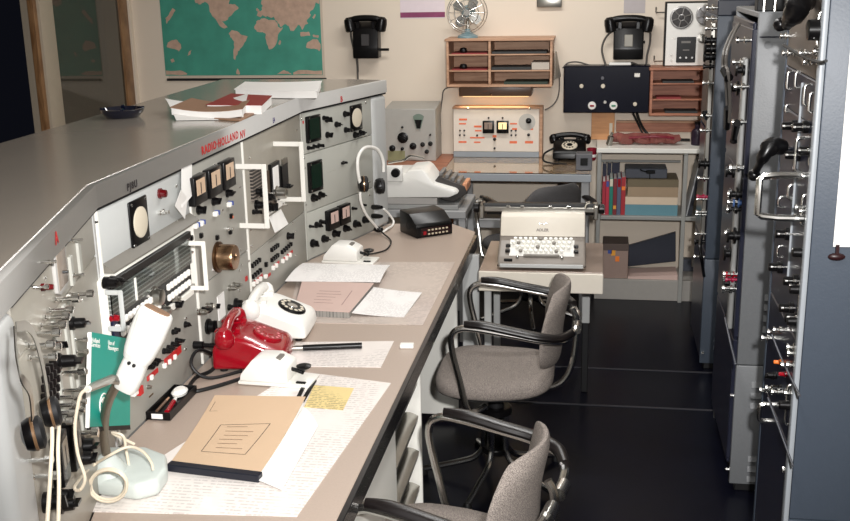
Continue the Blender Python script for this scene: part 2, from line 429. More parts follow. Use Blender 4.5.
def meter(o, x0, y0, x1, y1, face=METERF, d=.022, fz=(.2, .9), name='meter'):
    p = o.fr.px(x0, y0, o.f - d); q = o.fr.px(x1, y1, o.f - d)
    xa, xb, za, zb = p.x, q.x, q.z, p.z; w = xb - xa; h = zb - za
    b = G().box(xa, xb, o.f - d, o.f + .001, za, zb, .003, 2).done(name, BLACK, o.root)
    G().box(xa + w * .16, xb - w * .16, o.f - d - .001, o.f - d + .002, za + h * .34, zb - h * .12).done('meter_face', face, b)
    G().box(xa + w * .46, xa + w * .52, o.f - d - .0016, o.f - d - .001, za + h * .36, zb - h * .25).done('needle', DARKINK, b)
    return b
def scope(o, x0, y0, x1, y1, ry=.4, face=SCREEN, round_=True, d=.014, name='loudspeaker_dial'):
    p = o.fr.px(x0, y0, o.f - d); q = o.fr.px(x1, y1, o.f - d)
    xa, xb, za, zb = p.x, q.x, q.z, p.z; w = xb - xa; h = zb - za
    b = G().box(xa, xb, o.f - d, o.f + .001, za, zb, .004, 2).done(name, BLACK, o.root)
    cx, cz = (xa + xb) / 2, (za + zb) / 2
    if round_:
        R = min(w, h) * ry
        G().lathe([(R, -.001), (R, .003), (R * .92, .004)], (cx, o.f - d, cz), (0, -1, 0), 28).done('dial_face', face, b)
    else:
        G().box(xa + w * .12, xb - w * .12, o.f - d - .0012, o.f - d + .001, za + h * .12, zb - h * .1, .001, 1).done('screen_glass', face, b)
    g = G()
    for sx in (xa + w * .1, xb - w * .1):
        for sz in (za + h * .07, zb - h * .07): g.lathe([(.004, 0), (.004, .002), (.002, .003)], (sx, o.f - d, sz), (0, -1, 0), 8)
    g.done('screws', CHROME, b)
    return b
def frame_handle(o, c, d, z0, z1, bar, th=.006, m=WHITEP):
    g = G()
    x0, x1 = c - th / 2, c + th / 2; f = o.f
    g.box(x0, x1, f - d, f - d + bar, z0, z1, .002, 1).box(x0, x1, f - d + bar, f + .001, z1 - bar, z1, .001, 1).box(x0, x1, f - d + bar, f + .001, z0, z0 + bar, .001, 1)
    return g.done('frame_handle', m, o.root)

def fh_px(o, xa, xo, yt, yb, bar, m=WHITEP):
    y = (yt + yb) / 2; c = o.fr.px(xa, y, o.f).x; best = None
    for k in range(20, 160):
        d = k / 1000
        e = abs(o.fr.px(xo, y, o.f - d).x - c)
        if best is None or e < best[0]: best = (e, d)
    d = best[1]
    return frame_handle(o, c, d, o.fr.px(xo, yb, o.f - d).z, o.fr.px(xo, yt, o.f - d).z, bar, m=m)
def lever(o, x, y, L=.05, r=.008):
    p = o.fr.px(x, y, o.f - L * .5)
    G().lathe([(r * .8, -.001), (r * .8, .006), (r * .5, .008), (r * .55, L * .7), (r, L * .74), (r * 1.05, L), (r * .7, L * 1.03)], (p.x, o.f, p.z), (0, -1, 0), 10).done('lever', CHROME, o.root)
ZT = 1.366; ZD = .752
# --- near angled bay A
xA0, xA1 = .006, LA - .03
zs = FA.px(57, 308, 0).z
ma = module('lever_switch_panel', 'warm grey switch panel at the near end, with chrome levers and a white oval window', FA, xA0, xA1, zs, ZT, PANELA)
kn(ma, 48.5, 287, .016, .022, LAMPR, 'red_lamp', pointer=False); lever(ma, 40, 287, .03, .004)
g = G(); p = ma.fr.px(61, 268, -.006)
pts = [(p.x + .05 * sx * (1 if abs(sz) < .9 else .75), p.z + .05 * sz) for sx, sz in ((-1, -.8), (-.7, -1), (.7, -1), (1, -.8), (1, .8), (.7, 1), (-.7, 1), (-1, .8))]
wf = g.prism(pts, 'y', -.008, .001, .003, 2).done('oval_window_frame', FASC, ma.root)
G().box(p.x - .038, p.x + .038, -.0092, -.006, p.z - .038, p.z + .038, .001, 2).done('oval_window_pane', mat('oval_window_tan', (150, 138, 126), .25), wf)
kn(ma, 64, 272, .008, .02, BLACK, pointer=False)
for x, y in ((77, 240), (79, 275), (50, 262), (44, 262)): tg(ma, x, y, .006, .03)
z2 = FA.px(45, 470, 0).z
for x, y0, y1 in ((71.5, 256, 296), (79, 240, 288)):
    p, q = ma.fr.px(x, y0, -.006), ma.fr.px(x + 3, y1, -.006); G().box(p.x - .012, p.x + .012, -.006, .001, max(q.z, .006), min(p.z, ma.h - .006), .001, 1).done('rail', PANELC, ma.root)
for x, y in ((46, 278), (66, 240), (82, 300), (58, 252)): screw(ma, x, y, .004)
mb = module('key_matrix_panel', 'grey patch panel with rows of chrome plungers and black keys behind the hanging headphones', FA, xA0, xA1, .93, zs - .001, PANELA)
for x, y in ((66, 299), (60, 310), (56, 317), (52, 325), (46, 333), (40, 345), (81, 294), (73, 390), (68, 397), (66, 405), (63, 413), (60, 421), (72, 372), (42, 357), (47, 347)): lever(mb, x, y)
kn(mb, 79, 323, .03, .03); kn(mb, 67, 361, .034, .04); kn(mb, 60, 345, .02, .02)
for i in range(4):
    for j in range(5): kb(mb, 50 + i * 3.6 - j * .3, 370 + j * 9 - i * 3.2, .009, .014, .014, BRPLAS, 'key')
for x in (76, 58, 70): 
    p = mb.fr.px(x, 350, -.005); p.x = min(max(p.x, .02), mb.w - .02); G().box(p.x - .009, p.x + .009, -.005, .001, .006, mb.h - .006, .001, 1).done('rail', PANELC, mb.root)
for x, y in ((80, 340), (81, 352), (80, 372), (79, 402), (77, 410)): lever(mb, x, y, .03, .006)
mc = module('meter_jack_panel', 'grey lower panel with two black meters and big black knobs above the desk corner', FA, xA0, xA1, ZD, .929, PANELA)
meter(mc, 60, 440, 72, 475, mat('grey_meter', (120, 116, 108), .2)); meter(mc, 72, 425, 84, 458, mat('grey_meter', (120, 116, 108), .2))
for x, y, d in ((88, 446, .045), (86, 458, .04), (54, 502, .04), (68, 503, .042), (62, 495, .03)): kn(mc, x, y, d, .03)
lever(mc, 45, 476, .05); lever(mc, 38, 460, .05); lever(mc, 86, 433, .05, .011)
G().box(LA - .028, LA - .004, -.001, .028, ZD, ZT, .003, 1).done('corner_strip', POSTW, con, loc=A0 - CO, rotz=RA)

# --- main bay B : three racks
d1 = FB.px(190, 200, 0).x; d2 = FB.px(244.5, 190, 0).x; LB = B1.y - B0.y
zr1 = FB.px(188, 222, 0).z; zr0 = FB.px(186, 299, -.035).z
m1 = module('call_sign_panel', 'pale blue-grey upper panel with a square black dial of cream face and a red lamp', FB, .012, d1 - .006, zr1, ZT, PANELB)
scope(m1, 129, 203, 151, 240, .37, d=.006)
# (the dial stands a little proud of the plate)
kn(m1, 163.5, 193.5, .03, .02, LAMPR, 'red_lamp', pointer=False)
tg(m1, 166, 212, .009); tg(m1, 163, 213, .007); kn(m1, 97, 222, .008, .004, BLACK, 'plug_hole', pointer=False)
for x, y in ((88, 233), (177, 186), (178, 222), (93, 232)): screw(m1, x, y)
g = G(); hh = m1.h; ww = m1.w
g.prism([(0, .024), (-.028, .004), (-.028, 0), (.001, 0)], 'x', .004, ww - .004); g.done('lip', mat('lip_grey', (112, 108, 100), .45), m1.root)
for k, x in enumerate((.002, d1 - .006, d2 - .004)):
    G().box(x, x + .01, -.004, .028, ZD, ZT, .002, 1).done('divider_strip', WHITEP, con, loc=B0 - CO, rotz=PI / 2)
xr0_ = FB.px(106, 290, -.035).x; xr1_ = FB.px(188.5, 250, -.035).x
m2 = module('radio_receiver', 'large grey receiver with a glass tuning scale, white keys and white handles', FB, xr0_, xr1_, zr0, zr1 - .001, WHITEP, 'radio receiver', prot=.035)
W2, H2 = m2.w, m2.h
f2 = m2.f
zb = m2.fr.px(184, 266, f2).z
sc_ = G().box(.004, W2 - .004, f2 - .006, f2, zb, H2 - .022, .001, 1).done('tuning_scale', pattern('tuning_scale_face', (96, 98, 94), (196, 200, 196), 'lines', 1, 28, .5, .25), m2.root)
G().box(.004, W2 - .004, f2 - .010, f2 - .0065, zb, H2 - .022).done('scale_glass', CLEAR, sc_)
G().box(.001, W2 - .002, f2 - .012, f2, H2 - .02, H2 - .001, .001, 1).done('name_strip', BLACK, m2.root)
p = m2.fr.px(135, 277, f2 - .012); G().box(p.x - .004, p.x + .004, f2 - .013, f2 - .0102, zb + .006, H2 - .03).done('pointer', WHITE, m2.root)
kp = G().box(.004, W2 - .004, f2 - .004, f2, .022, zb - .002, .001, 1).done('key_bed', BLACK, m2.root)
for k in range(19):
    x = .05 + (W2 - .085) * k / 18
    if .52 < x / W2 < .64: continue
    for r in (0, 1):
        G().box(x - .0075, x + .0075, f2 - .014, f2 - .004, zb - .030 - r * .030, zb - .012 - r * .030, .003, 1).done('white_key', WHITE, m2.root)
kn(m2, 158, 297, .06, .03, STEEL, 'tuning_knob', 20, False)
kn(m2, 178, 304, .03, .02); kn(m2, 167, 310, .03, .02, STEEL); kn(m2, 176, 299, .02, .02, STEEL)
G().box(.004, W2 - .002, f2 - .008, f2, .001, .02, .002, 1).done('lower_trim', WHITEP, m2.root)
kn(m2, 112, 283, .03, .03); kn(m2, 118, 281, .025, .03)
sd = G().box(.004, .030, f2 - .0075, f2, .03, H2 * .55, .001, 1).done('side_lamp_strip', mat('navy_strip', (30, 34, 60), .3), m2.root)
kn(m2, 116, 318, .022, .02, RED, 'red_button', pointer=False); kn(m2, 118, 327, .018, .02, WHITE, 'white_button', pointer=False)
fh_px(m2, 107.5, 124.5, 289, 333, .012, PANELB)
fh_px(m2, 188, 207, 240, 292, .013, WHITEP)
m3 = module('button_panel', 'grey lower panel with red-labelled button rows behind the white microphone', FB, .014, d1 - .008, ZD, zr0 - .001, PANEL)
for x, y in ((167.2, 351.2), (171.4, 348), (175.6, 344.7), (179.8, 340.7), (150, 366.8), (153.7, 363.9), (157.5, 360.5)): kn(m3, x, y, .018, .02)
rc(m3, 165, 359.5, 181.7, 352, .003, REDP, 'red_label'); rc(m3, 147.7, 377, 158.5, 372, .003, REDP, 'red_label')
for x, y in ((166.5, 365.8), (171.2, 361.8), (176.5, 357), (153.2, 377.5)): kb(m3, x, y, .012, .014, .01, WHITE)
kb(m3, 137, 392, .026, .022, .014, WHITE); rc(m3, 140, 388, 144, 393, .016, REDP, 'red_label')
kn(m3, 178, 330, .016, .016); kn(m3, 175.5, 332, .016, .016); kn(m3, 187.6, 324.5, .02, .014)
kn(m3, 150, 387, .012, .012, STEEL); rc(m3, 149.5, 396.5, 153.5, 394, .002, BRASS, 'small_plate'); screw(m3, 186, 349); screw(m3, 186.5, 318)
# rack 2
zm = FB.px(195, 268, 0).z
m4 = module('three_meter_panel', 'grey panel with three black meters and an aged brass tuning drum', FB, d1 + .005, d2 - .005, FB.px(195, 292, 0).z, ZT, PANEL)
for a in ((193.8, 178.4, 208.2, 200), (209, 170.6, 223.2, 192.2), (223.7, 162.8, 236.5, 184.6)): meter(m4, *a)
for x, y in ((201.6, 210), (216.6, 201.2), (230.4, 193)): kn(m4, x, y, .03, .02)
for x, y in ((231.5, 204.6), (217.7, 214), (203.5, 223.5), (198, 226)): kb(m4, x, y, .018, .016, .014, WHITE, 'rocker'); kb(m4, x + 2, y - 1.5, .008, .014, .016, BLUEP, 'blue_button')
for x, y in ((234, 168), (214, 165), (196, 218), (223, 210), (240, 187), (193, 252), (240, 270)): screw(m4, x, y)
for x, y in ((203, 235.5), (219, 237.5), (233, 216), (232, 232), (193, 238)): kb(m4, x, y, .014, .016, .01, BLACK)
kn(m4, 232, 217, .014, .01, ORANGE, 'amber_lamp', pointer=False); tg(m4, 231, 229)
p = m4.fr.px(217.5, 257, 0); p.x += .008
dr = G().lathe([(.050, -.001), (.050, .008), (.046, .01)], (p.x - .008, 0, p.z), (0, -1, 0), 26).done('brass_flange', mat('dark_brass', (96, 70, 48), .35, .9), m4.root)
G().lathe([(.042, .0), (.042, .045), (.039, .052), (.012, .053), (.008, .058)], (p.x - .008, -.008, p.z), (0, -1, 0), 30).done('tuning_drum', BRASS, m4.root)
for x, y in ((214, 270), (241, 250), (242, 265), (240, 258)): screw(m4, x, y)
m5 = module('jack_panel', 'grey jack panel with a white paper label behind the red telephone', FB, d1 + .005, d2 - .005, ZD, FB.px(195, 292, 0).z - .001, PANEL)
for x, y, d, mm in ((202.8, 312, .022, STEEL), (206.6, 310.3, .022, BLACK), (210.5, 306, .02, STEEL), (214.6, 306, .02, BLACK), (232.5, 307.5, .022, BLACK), (239.3, 304, .04, BLACK), (211.8, 326.6, .05, BLACK), (233, 288, .02, STEEL), (237.3, 285, .02, STEEL)): kn(m5, x, y, d, .024, mm)
rc(m5, 217.6, 297, 225.8, 315, .003, PAPER, 'paper_label'); screw(m5, 198, 310); screw(m5, 240, 290)
rc(m5, 246, 277, 248, 280, .003, REDP, 'red_label')
p = m5.fr.px(197, 345, -.01)
G().lathe([(.012, -.001), (.012, .03), (.007, .032), (.007, .07)], (p.x, 0, p.z), (0, -1, 0), 12).done('jack_plug', BLACK, m5.root)
# rack 3
zq = FB.px(262, 246, 0).z
m6 = module('film_dial_receiver', 'receiver panel with two tall white loop handles around a film dial', FB, d2 + .007, LB - .004, zq, ZT, PANELA, 'radio receiver')
fh_px(m6, 238, 268, 163, 230, .017)
fh_px(m6, 275, 304.5, 141, 203, .017)
rc(m6, 252, 171, 263, 195, .01, pattern('grille_slats', (40, 36, 34), (150, 140, 130), 'lines', 1, 26, .8), 'grille')
rc(m6, 266, 172, 277, 205, .004, mat('dial_brown', (90, 76, 64), .4), 'dial_plate'); rc(m6, 271, 165, 281, 187, .012, BLACK, 'film_dial_frame'); rc(m6, 273, 168, 279.5, 186, .014, PAPER, 'film_dial')
rc(m6, 282, 166, 289, 186, .012, BLACK, 'scale_window'); rc(m6, 283, 160, 288, 164, .01, STEEL, 'scale_catch')
kn(m6, 281, 193, .055, .05, STEEL, 'tuning_knob', 20, False); kn(m6, 277.5, 194.5, .06, .02, BLACK)
for x, y, d in ((258, 191.5, .03), (270, 197, .035), (260, 205, .036), (273, 207, .036), (262, 195, .02), (288, 186, .025), (269, 208, .03), (257, 212, .018)): kn(m6, x, y, d, .026)
tg(m6, 285, 205); screw(m6, 250, 158); screw(m6, 297, 130); screw(m6, 251, 230); screw(m6, 300, 198)
rc(m6, 266, 205, 285, 203.5, .003, WHITE, 'white_rule')
m7 = module('red_label_button_panel', 'grey lower panel with clusters of black buttons over red labels behind the white telephone', FB, d2 + .007, LB - .004, ZD, zq - .001, PANEL)
def row(m, x0, y0, x1, y1, n, w=.012, mm=BLACK):
    for k in range(n):
        t = k / max(1, n - 1); kb(m, x0 + (x1 - x0) * t, y0 + (y1 - y0) * t, w, w * 1.3, .012, mm)
row(m7, 254.3, 265.7, 261.2, 260, 4); row(m7, 254.9, 276.6, 262.2, 270.3, 4); row(m7, 273.7, 249.8, 279.4, 245.3, 4); row(m7, 273.9, 260, 279.4, 255.3, 4); row(m7, 284, 252, 292.5, 244.2, 5)
for a in ((254, 281.5, 263, 276.5), (273.4, 266, 279.6, 263), (283.4, 258.5, 293, 252.5), (254.5, 291, 259, 290), (267, 276, 271, 275)): rc(m7, *a, .003, REDP, 'red_label')
row(m7, 255.5, 284, 262, 279, 3, .013, WHITE); row(m7, 275, 268, 278, 265.5, 2, .013, WHITE); row(m7, 284.5, 261, 291.5, 255, 3, .013, WHITE)
kb(m7, 268, 264.5, .014, .018, .012, BLACK); kb(m7, 267.5, 276.5, .016, .014, .012, WHITE); kn(m7, 290.5, 236, .03, .02); kn(m7, 251.5, 296, .012, .015, STEEL)
for x, y in ((249.5, 261), (295.5, 231), (296, 255), (293, 223), (252, 246)): screw(m7, x, y)
# --- far bay C
xl = .012; xr = xc0 - .004
zc1 = FC.px(340, 144, 0).z; zc2 = FC.px(340, 200, 0).z
G().box(-.004, .012, -.003, .028, ZD, ZT, .002, 1).done('divider_strip', PANELC, con, loc=B1 - CO, rotz=RC)
n1 = module('scope_panel', 'top panel at the far end with green screen and black square around a cream dial', FC, xl, xr, zc1, ZT, PANELC)
scope(n1, 307.5, 117, 322, 140, face=GREENS, round_=False, name='green_screen'); scope(n1, 350.5, 106, 363, 129, .40, d=.006)
for x, y, d in ((329, 119.5, .028), (338.5, 124.5, .026), (347, 114, .028), (347.8, 130, .026), (357, 135, .03), (362.5, 133, .028), (329.5, 135, .028), (310.5, 148, .018), (316, 146.5, .018), (321, 145.5, .018), (326, 118, .02)): kn(n1, x, y, d, .022)
for x, y in ((301.5, 119.5), (366, 103), (302, 148), (367.5, 136)): screw(n1, x, y)
rc(n1, 300.5, 121.5, 304, 123.5, .002, REDP, 'red_label')
n2 = module('monitor_panel', 'middle panel at the far end with one green screen and a large blank area', FC, xl, xr, zc2, zc1 - .001, PANELC)
scope(n2, 309.5, 163, 324, 189, face=GREENS, round_=False, name='green_screen')
for x, y, d in ((315.5, 198, .036), (322.5, 195, .03), (345.5, 162.5, .014)): kn(n2, x, y, d, .022)
kb(n2, 345, 163, .03, .01, .012)
rc(n2, 326.5, 173, 336, 169.7, .001, PANEL, 'engraved_line')
for x, y in ((305, 168), (306, 205), (304.5, 158), (370, 182)): screw(n2, x, y)
n3 = module('twin_meter_panel', 'bottom panel at the far end with two black meters above a row of black knobs', FC, xl, xr, ZD, zc2 - .001, PANELC)
meter(n3, 329, 211.5, 340.5, 227, PINKM); meter(n3, 340.8, 206.5, 351.5, 222, PINKM)
for x, y, d in ((315, 243.5, .036), (326, 239, .034), (336.7, 233.7, .034), (347.5, 228.5, .034), (357.5, 224, .036), (366.5, 220, .034), (318.8, 225, .028), (323, 222, .022), (312.5, 226.5, .014), (355, 208.5, .016), (364.5, 205, .014)): kn(n3, x, y, d, .024)
for x, y in ((304, 218), (305, 247), (370, 195)): screw(n3, x, y)
# ------------------------------------------------------------------ operating desk
DZ = .75; XE = -.532
dk = thing('operating_desk', 'long beige laminate operating desk with a dark metal edge along the console', 'desk', (-.8, 3.0, 0)); DO = Vector((-.8, 3.0, 0))
def d2_(v): v = Vector(v) - DO; return (v.x, v.y)
bl = line(0.0, .12, -.0)
poly = [bl[0], bl[1], bl[2], bl[3], Vector((-.69, 4.835, 0)), Vector((-.545, 4.665, 0)), Vector((XE - .012, 4.60, 0)), Vector((XE - .012, 1.35, 0))]
G().prism([d2_(p) for p in poly], 'z', DZ - .04, DZ, .002, 1).done('worktop', DESKM, dk)
G().box(XE - .0118, XE + .004, 1.35 - DO.y, 4.60 - DO.y, DZ - .055, DZ + .001, .0015, 1, mtx=Matrix.Translation((-DO.x, 0, 0))).done('edge_trim', EDGE, dk)
# drawer pedestal under the near part
def db(name, m, x0, x1, y0, y1, z0, z1, bev=.003, par=None): return G().box(x0 - DO.x, x1 - DO.x, y0 - DO.y, y1 - DO.y, z0, z1, bev, 1).done(name, m, par or dk)
db('side_panel', WHITEP, -1.1, -.548, 1.6, 2.70, .04, DZ - .041)
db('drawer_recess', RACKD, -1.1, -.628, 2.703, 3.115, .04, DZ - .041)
db('pedestal_frame', WHITEP, -.62, -.546, 3.116, 3.130, .16, DZ - .041)
db('modesty_panel', WHITEP, -.78, -.575, 4.22, 4.25, .03, DZ - .041)
db('support_panel', POSTW, -.574, -.50, 4.40, 4.43, .03, DZ - .041)
for zt in (.655, .53, .405, .28):
    g = G(); pr = []
    for k in range(13):                       # curled handle profile in the x-z plane
        a = k / 12
        pr.append((-.622 + .07 * a + .0, zt - .012 + (.012 * math.sin(a * PI * 1.0))))
    lower = [(x - .022, z) for x, z in [(-.532, zt - .03), (-.545, zt - .034), (-.548, zt - .018), (-.560, zt - .016), (-.566, zt - .036), (-.575, zt - .036), (-.576, zt - .018), (-.60, zt - .022)]]
    g.prism([(x - DO.x, z) for x, z in pr + lower], 'y', 2.725 - DO.y, 3.10 - DO.y)
    dr = g.done('drawer_handle', STEEL, dk)
    G().box(-.6275 - DO.x, -.620 - DO.x, 2.715 - DO.y, 3.105 - DO.y, zt - .12, zt - .03, .002, 1).done('drawer_front', mat('drawer_dark_grey', (58, 58, 60), .5), dr)
    G().tube([(-.557 - DO.x, 2.728 - DO.y, zt - .034), (-.612 - DO.x, 2.722 - DO.y, zt - .115)], .003, 8).done('handle_end_rod', WHITEP, dr)
# ------------------------------------------------------------------ papers and small things on the desk
def sheet(name, label, cat, px, z, m, th=.0012, curl=None, nu=1, nv=1, group=None, dz=0):
    c = [atz(x, y, z + th) for x, y in px]      # TL TR BR BL
    o = sum(c, Vector()) / 4; o.z = z
    def fn(u, v):
        p = (c[0] * (1 - u) + c[1] * u) * (1 - v) + (c[3] * (1 - u) + c[2] * u) * v
        p = p - o; p.z = th + (curl(u, v) if curl else 0); return p
    ob = G().grid(fn, nu, nv, (0, 0, th * .9)).done(name, m, None, o)
    if label: tag(ob, label, cat, group)
    return ob
sheet('desk_list', 'big sheet of printed lists under clear plastic on the near desk', 'paper', [(296, 371), (391, 383), (297, 516), (76, 511)], DZ, LISTM, .002)
sheet('chart_strip', 'small printed chart under plastic between the black ruler and the desk edge', 'paper', [(296, 342), (394, 341), (381, 367), (286, 366)], DZ, LISTM, .002)
sheet('desk_chart', 'large faint chart under clear plastic on the far desk beyond the white telephone', 'paper', [(301, 262), (455, 262), (423, 325), (287, 322)], DZ, LISTG, .002)
sheet('form_card', 'yellow printed form lying beside the nearer morse key', 'paper', [(314, 385), (354, 388), (343, 410), (304, 407)], DZ + .002, YELL, .001)
sheet('loose_page', 'loose typed white page curling beside the manila log binder', 'paper', [(302, 408), (318, 428), (282, 492), (258, 482)], DZ + .0025, PAPER, .0012, lambda u, v: .012 * math.sin(PI * u) * (1 - v) + .006, 6, 4)
# manila log binder, seen from above, back cover lifted
lb = thing('log_binder', 'manila log binder with black spine bar lying open-leafed on the printed lists', 'binder', atz(232, 446, DZ) + Vector((0, 0, .002)))
o = lb.location.copy()
cA = [atz(x, y, DZ + .02) - o for x, y in ((215, 398), (306, 404), (259, 474), (170, 463))]
def cover(u, v):
    p = (cA[0] * (1 - u) + cA[1] * u) * (1 - v) + (cA[3] * (1 - u) + cA[2] * u) * v
    p.z = .018 + .022 * (1 - v) ** 2 * (.4 + .6 * u) - .004 * math.sin(PI * v); return p
def pages(u, v): p = cover(u, v); p.z -= .0022; return p
G().grid(cover, 10, 10, (0, 0, .0015)).done('cover', MANILA, lb)
def pg(u, v):
    p = cover(.03 + .96 * u, .03 + .95 * v); p.z -= .003; return p
g = G(); n = 10
g.grid(pg, n, n, (0, 0, .0125)); g.done('page_block', PAPER, lb)
g = G(); a = cA[3]; b = cA[2]
d = (b - a); d.z = 0; ln = d.length; rzb = math.atan2(d.y, d.x)
mt = Matrix.Translation(((a + b) / 2).xy.to_3d()) @ Matrix.Rotation(rzb, 4, 'Z')
g.box(-ln / 2 - .004, ln / 2 + .004, -.012, .012, .0005, .0195, .002, 1, mtx=mt); g.done('spine_bar', mat('spine_navy_black', (24, 26, 36), .35), lb)
# printed box on the cover
def on_cover(px, dz=.0007): 
    out = []
    for x, y in px:
        q = atz(x, y, DZ + .024) - o; out.append(q)
    return out
def uvz(q):  # height of cover near q by search
    best = min(((cover(i / 20, j / 20) - Vector((q.x, q.y, 0))).xy.length, cover(i / 20, j / 20).z) for i in range(21) for j in range(21)); return best[1]
def ink_line(par, P, Q, w=.0012, n=8, name='printed_box'):
    g = G(); side = Vector(((Q - P).y, -(Q - P).x, 0)).normalized() * w
    T = []
    for k in range(n + 1):
        q = P.lerp(Q, k / n); z = uvz(q) + .0004
        T.append((Vector((q.x - side.x, q.y - side.y, z)), Vector((q.x + side.x, q.y + side.y, z))))
    vs = [(g.bm.verts.new(a), g.bm.verts.new(b)) for a, b in T]
    for k in range(n): g.bm.faces.new((vs[k][0], vs[k + 1][0], vs[k + 1][1], vs[k][1]))
    return g.done(name, DARKINK, par, smooth=0)
def uvp(u, v, dz=.0006):
    p = cover(u, v); p.z += dz; return p
def ink_uv(par, u0, v0, u1, v1, w, name, m=DARKINK, n=10):
    g = G(); pv = []
    for k in range(n + 1):
        u = u0 + (u1 - u0) * k / n; v = v0 + (v1 - v0) * k / n; p = uvp(u, v)
        q = uvp(u + .001 * (u1 - u0), v + .001 * (v1 - v0)); t = (q - p); t.z = 0; t.normalize(); s_ = Vector((t.y, -t.x, 0)) * w
        pv.append((g.bm.verts.new(p - s_), g.bm.verts.new(p + s_)))
    for k in range(n): g.bm.faces.new((pv[k][0], pv[k + 1][0], pv[k + 1][1], pv[k][1]))
    return g.done(name, m, par, smooth=0)
for a in ((.26, .42, .78, .36), (.78, .36, .72, .78), (.72, .78, .24, .80), (.24, .80, .26, .42)): ink_uv(lb, *a, .0009, 'printed_frame')
for k in range(6):
    t = .44 + k * .058; ink_uv(lb, .34 + .012 * (k % 3), t, .56 + .03 * ((k * 7) % 4), t - .02, .0012, 'printed_row', mat('soft_ink', (126, 100, 82), .7))
ink_uv(lb, .05, .10, .05, .24, .0006, 'printed_frame'); ink_uv(lb, .05, .24, .13, .23, .0006, 'printed_frame')
# black-edged slim rulers beside the yellow form
for i, ((x0, y0), (x1, y1)) in enumerate((((309, 377), (297, 402)), ((315, 382), (302, 404)))):
    P, Q = atz(x0, y0, DZ), atz(x1, y1, DZ); o2 = (P + Q) / 2; o2.z = DZ + .003
    d = Q - P; L_ = d.length; mt = Matrix.Rotation(math.atan2(d.y, d.x), 4, 'Z')
    ob = G().box(-L_ / 2, L_ / 2, -.006, .006, 0, .004, .001, 1, mtx=mt).done('parallel_ruler', BLACK, None, o2)
    tag(ob, ('slim black ruler half under the nearer morse key, on its left' if i == 0 else 'slim black ruler along the edge of the yellow form'), 'ruler')
# second log pad, covered by papers
def pad(name, label, px, z, th, m, mside):
    c = [atz(x, y, z + th) for x, y in px]; o = sum(c, Vector()) / 4; o.z = z
    r = thing(name, label, 'binder', o)
    cc = [(p.x - o.x, p.y - o.y) for p in c]
    G().prism(cc[::-1], 'z', th - .002, th, 0).done('cover', m, r)
    s_ = [(x * .985, y * .985) for x, y in cc]
    G().prism(s_[::-1], 'z', 0, th - .0021).done('page_block', mside, r)
    return r, c, o
lp, lc, lo = pad('log_pad', 'pinkish card log pad with thick grey page edge on the far desk', [(302, 281), (374, 283), (349.5, 312), (294, 309)], DZ + .002, .024, PINKM, pattern('page_edges', (150, 146, 140), (70, 70, 70), 'print', 400, 400, .8))
for t0, t1, s0, s1 in ((.30, .62, .35, .35), (.28, .66, .45, .45), (.30, .6, .55, .55), (.28, .56, .65, .65), (.30, .62, .75, .75), (.78, .78, .3, .8)):
    def q(u, v): return (lc[0] * (1 - u) + lc[1] * u) * (1 - v) + (lc[3] * (1 - u) + lc[2] * u) * v - lo
    P, Q = q(t0, s0), q(t1, s1); d = Q - P; mid = (P + Q) / 2
    mt = Matrix.Translation((mid.x, mid.y, .0243)) @ Matrix.Rotation(math.atan2(d.y, d.x), 4, 'Z')
    G().box(-d.length / 2, d.length / 2, -.0015, .0015, 0, .0003, mtx=mt).done('printed_row', mat('pink_ink', (160, 130, 126), .7), lp)
sheet('folded_list', 'wide white folded sheet lying across the pink log pad below the farther morse key', 'paper', [(303, 263), (390, 265), (380, 282), (285, 281)], DZ + .027, PAPERP, .0015, lambda u, v: .008 * math.sin(PI * v), 6, 6)
sheet('typed_page', 'white typed page to the right of the pink log pad', 'paper', [(374, 290), (422, 294), (404, 317), (352, 316)], DZ + .002, PAPERP, .0012, lambda u, v: .006 * (1 - v) * u + .012 * (1 - u) ** 2, 8, 3)
ob = G().box(-.022, .022, -.014, .014, 0, .012, .002, 1).done('eraser', WHITE, None, atz(407, 347.5, DZ) + Vector((0, 0, .0005)), .1); tag(ob, 'little white eraser near the desk edge below the typed page', 'eraser')
# black cylindrical ruler with steel end
P, Q = atz(288, 349, DZ + .01), atz(362, 346, DZ + .01)
rr = thing('cylindrical_ruler', 'black round ruler with a steel end sticking out behind the red telephone', 'ruler', (P.x, P.y, DZ + .0025))
dv = Q - P; dv.z = 0
G().cyl((0, 0, .0095), Vector((0, 0, .0095)) + dv * .2, .0085).done('steel_end', STEEL, rr)
G().cyl(Vector((0, 0, .0095)) + dv * .2, Vector((0, 0, .0095)) + dv, .0095).done('rod', BLACK, rr)

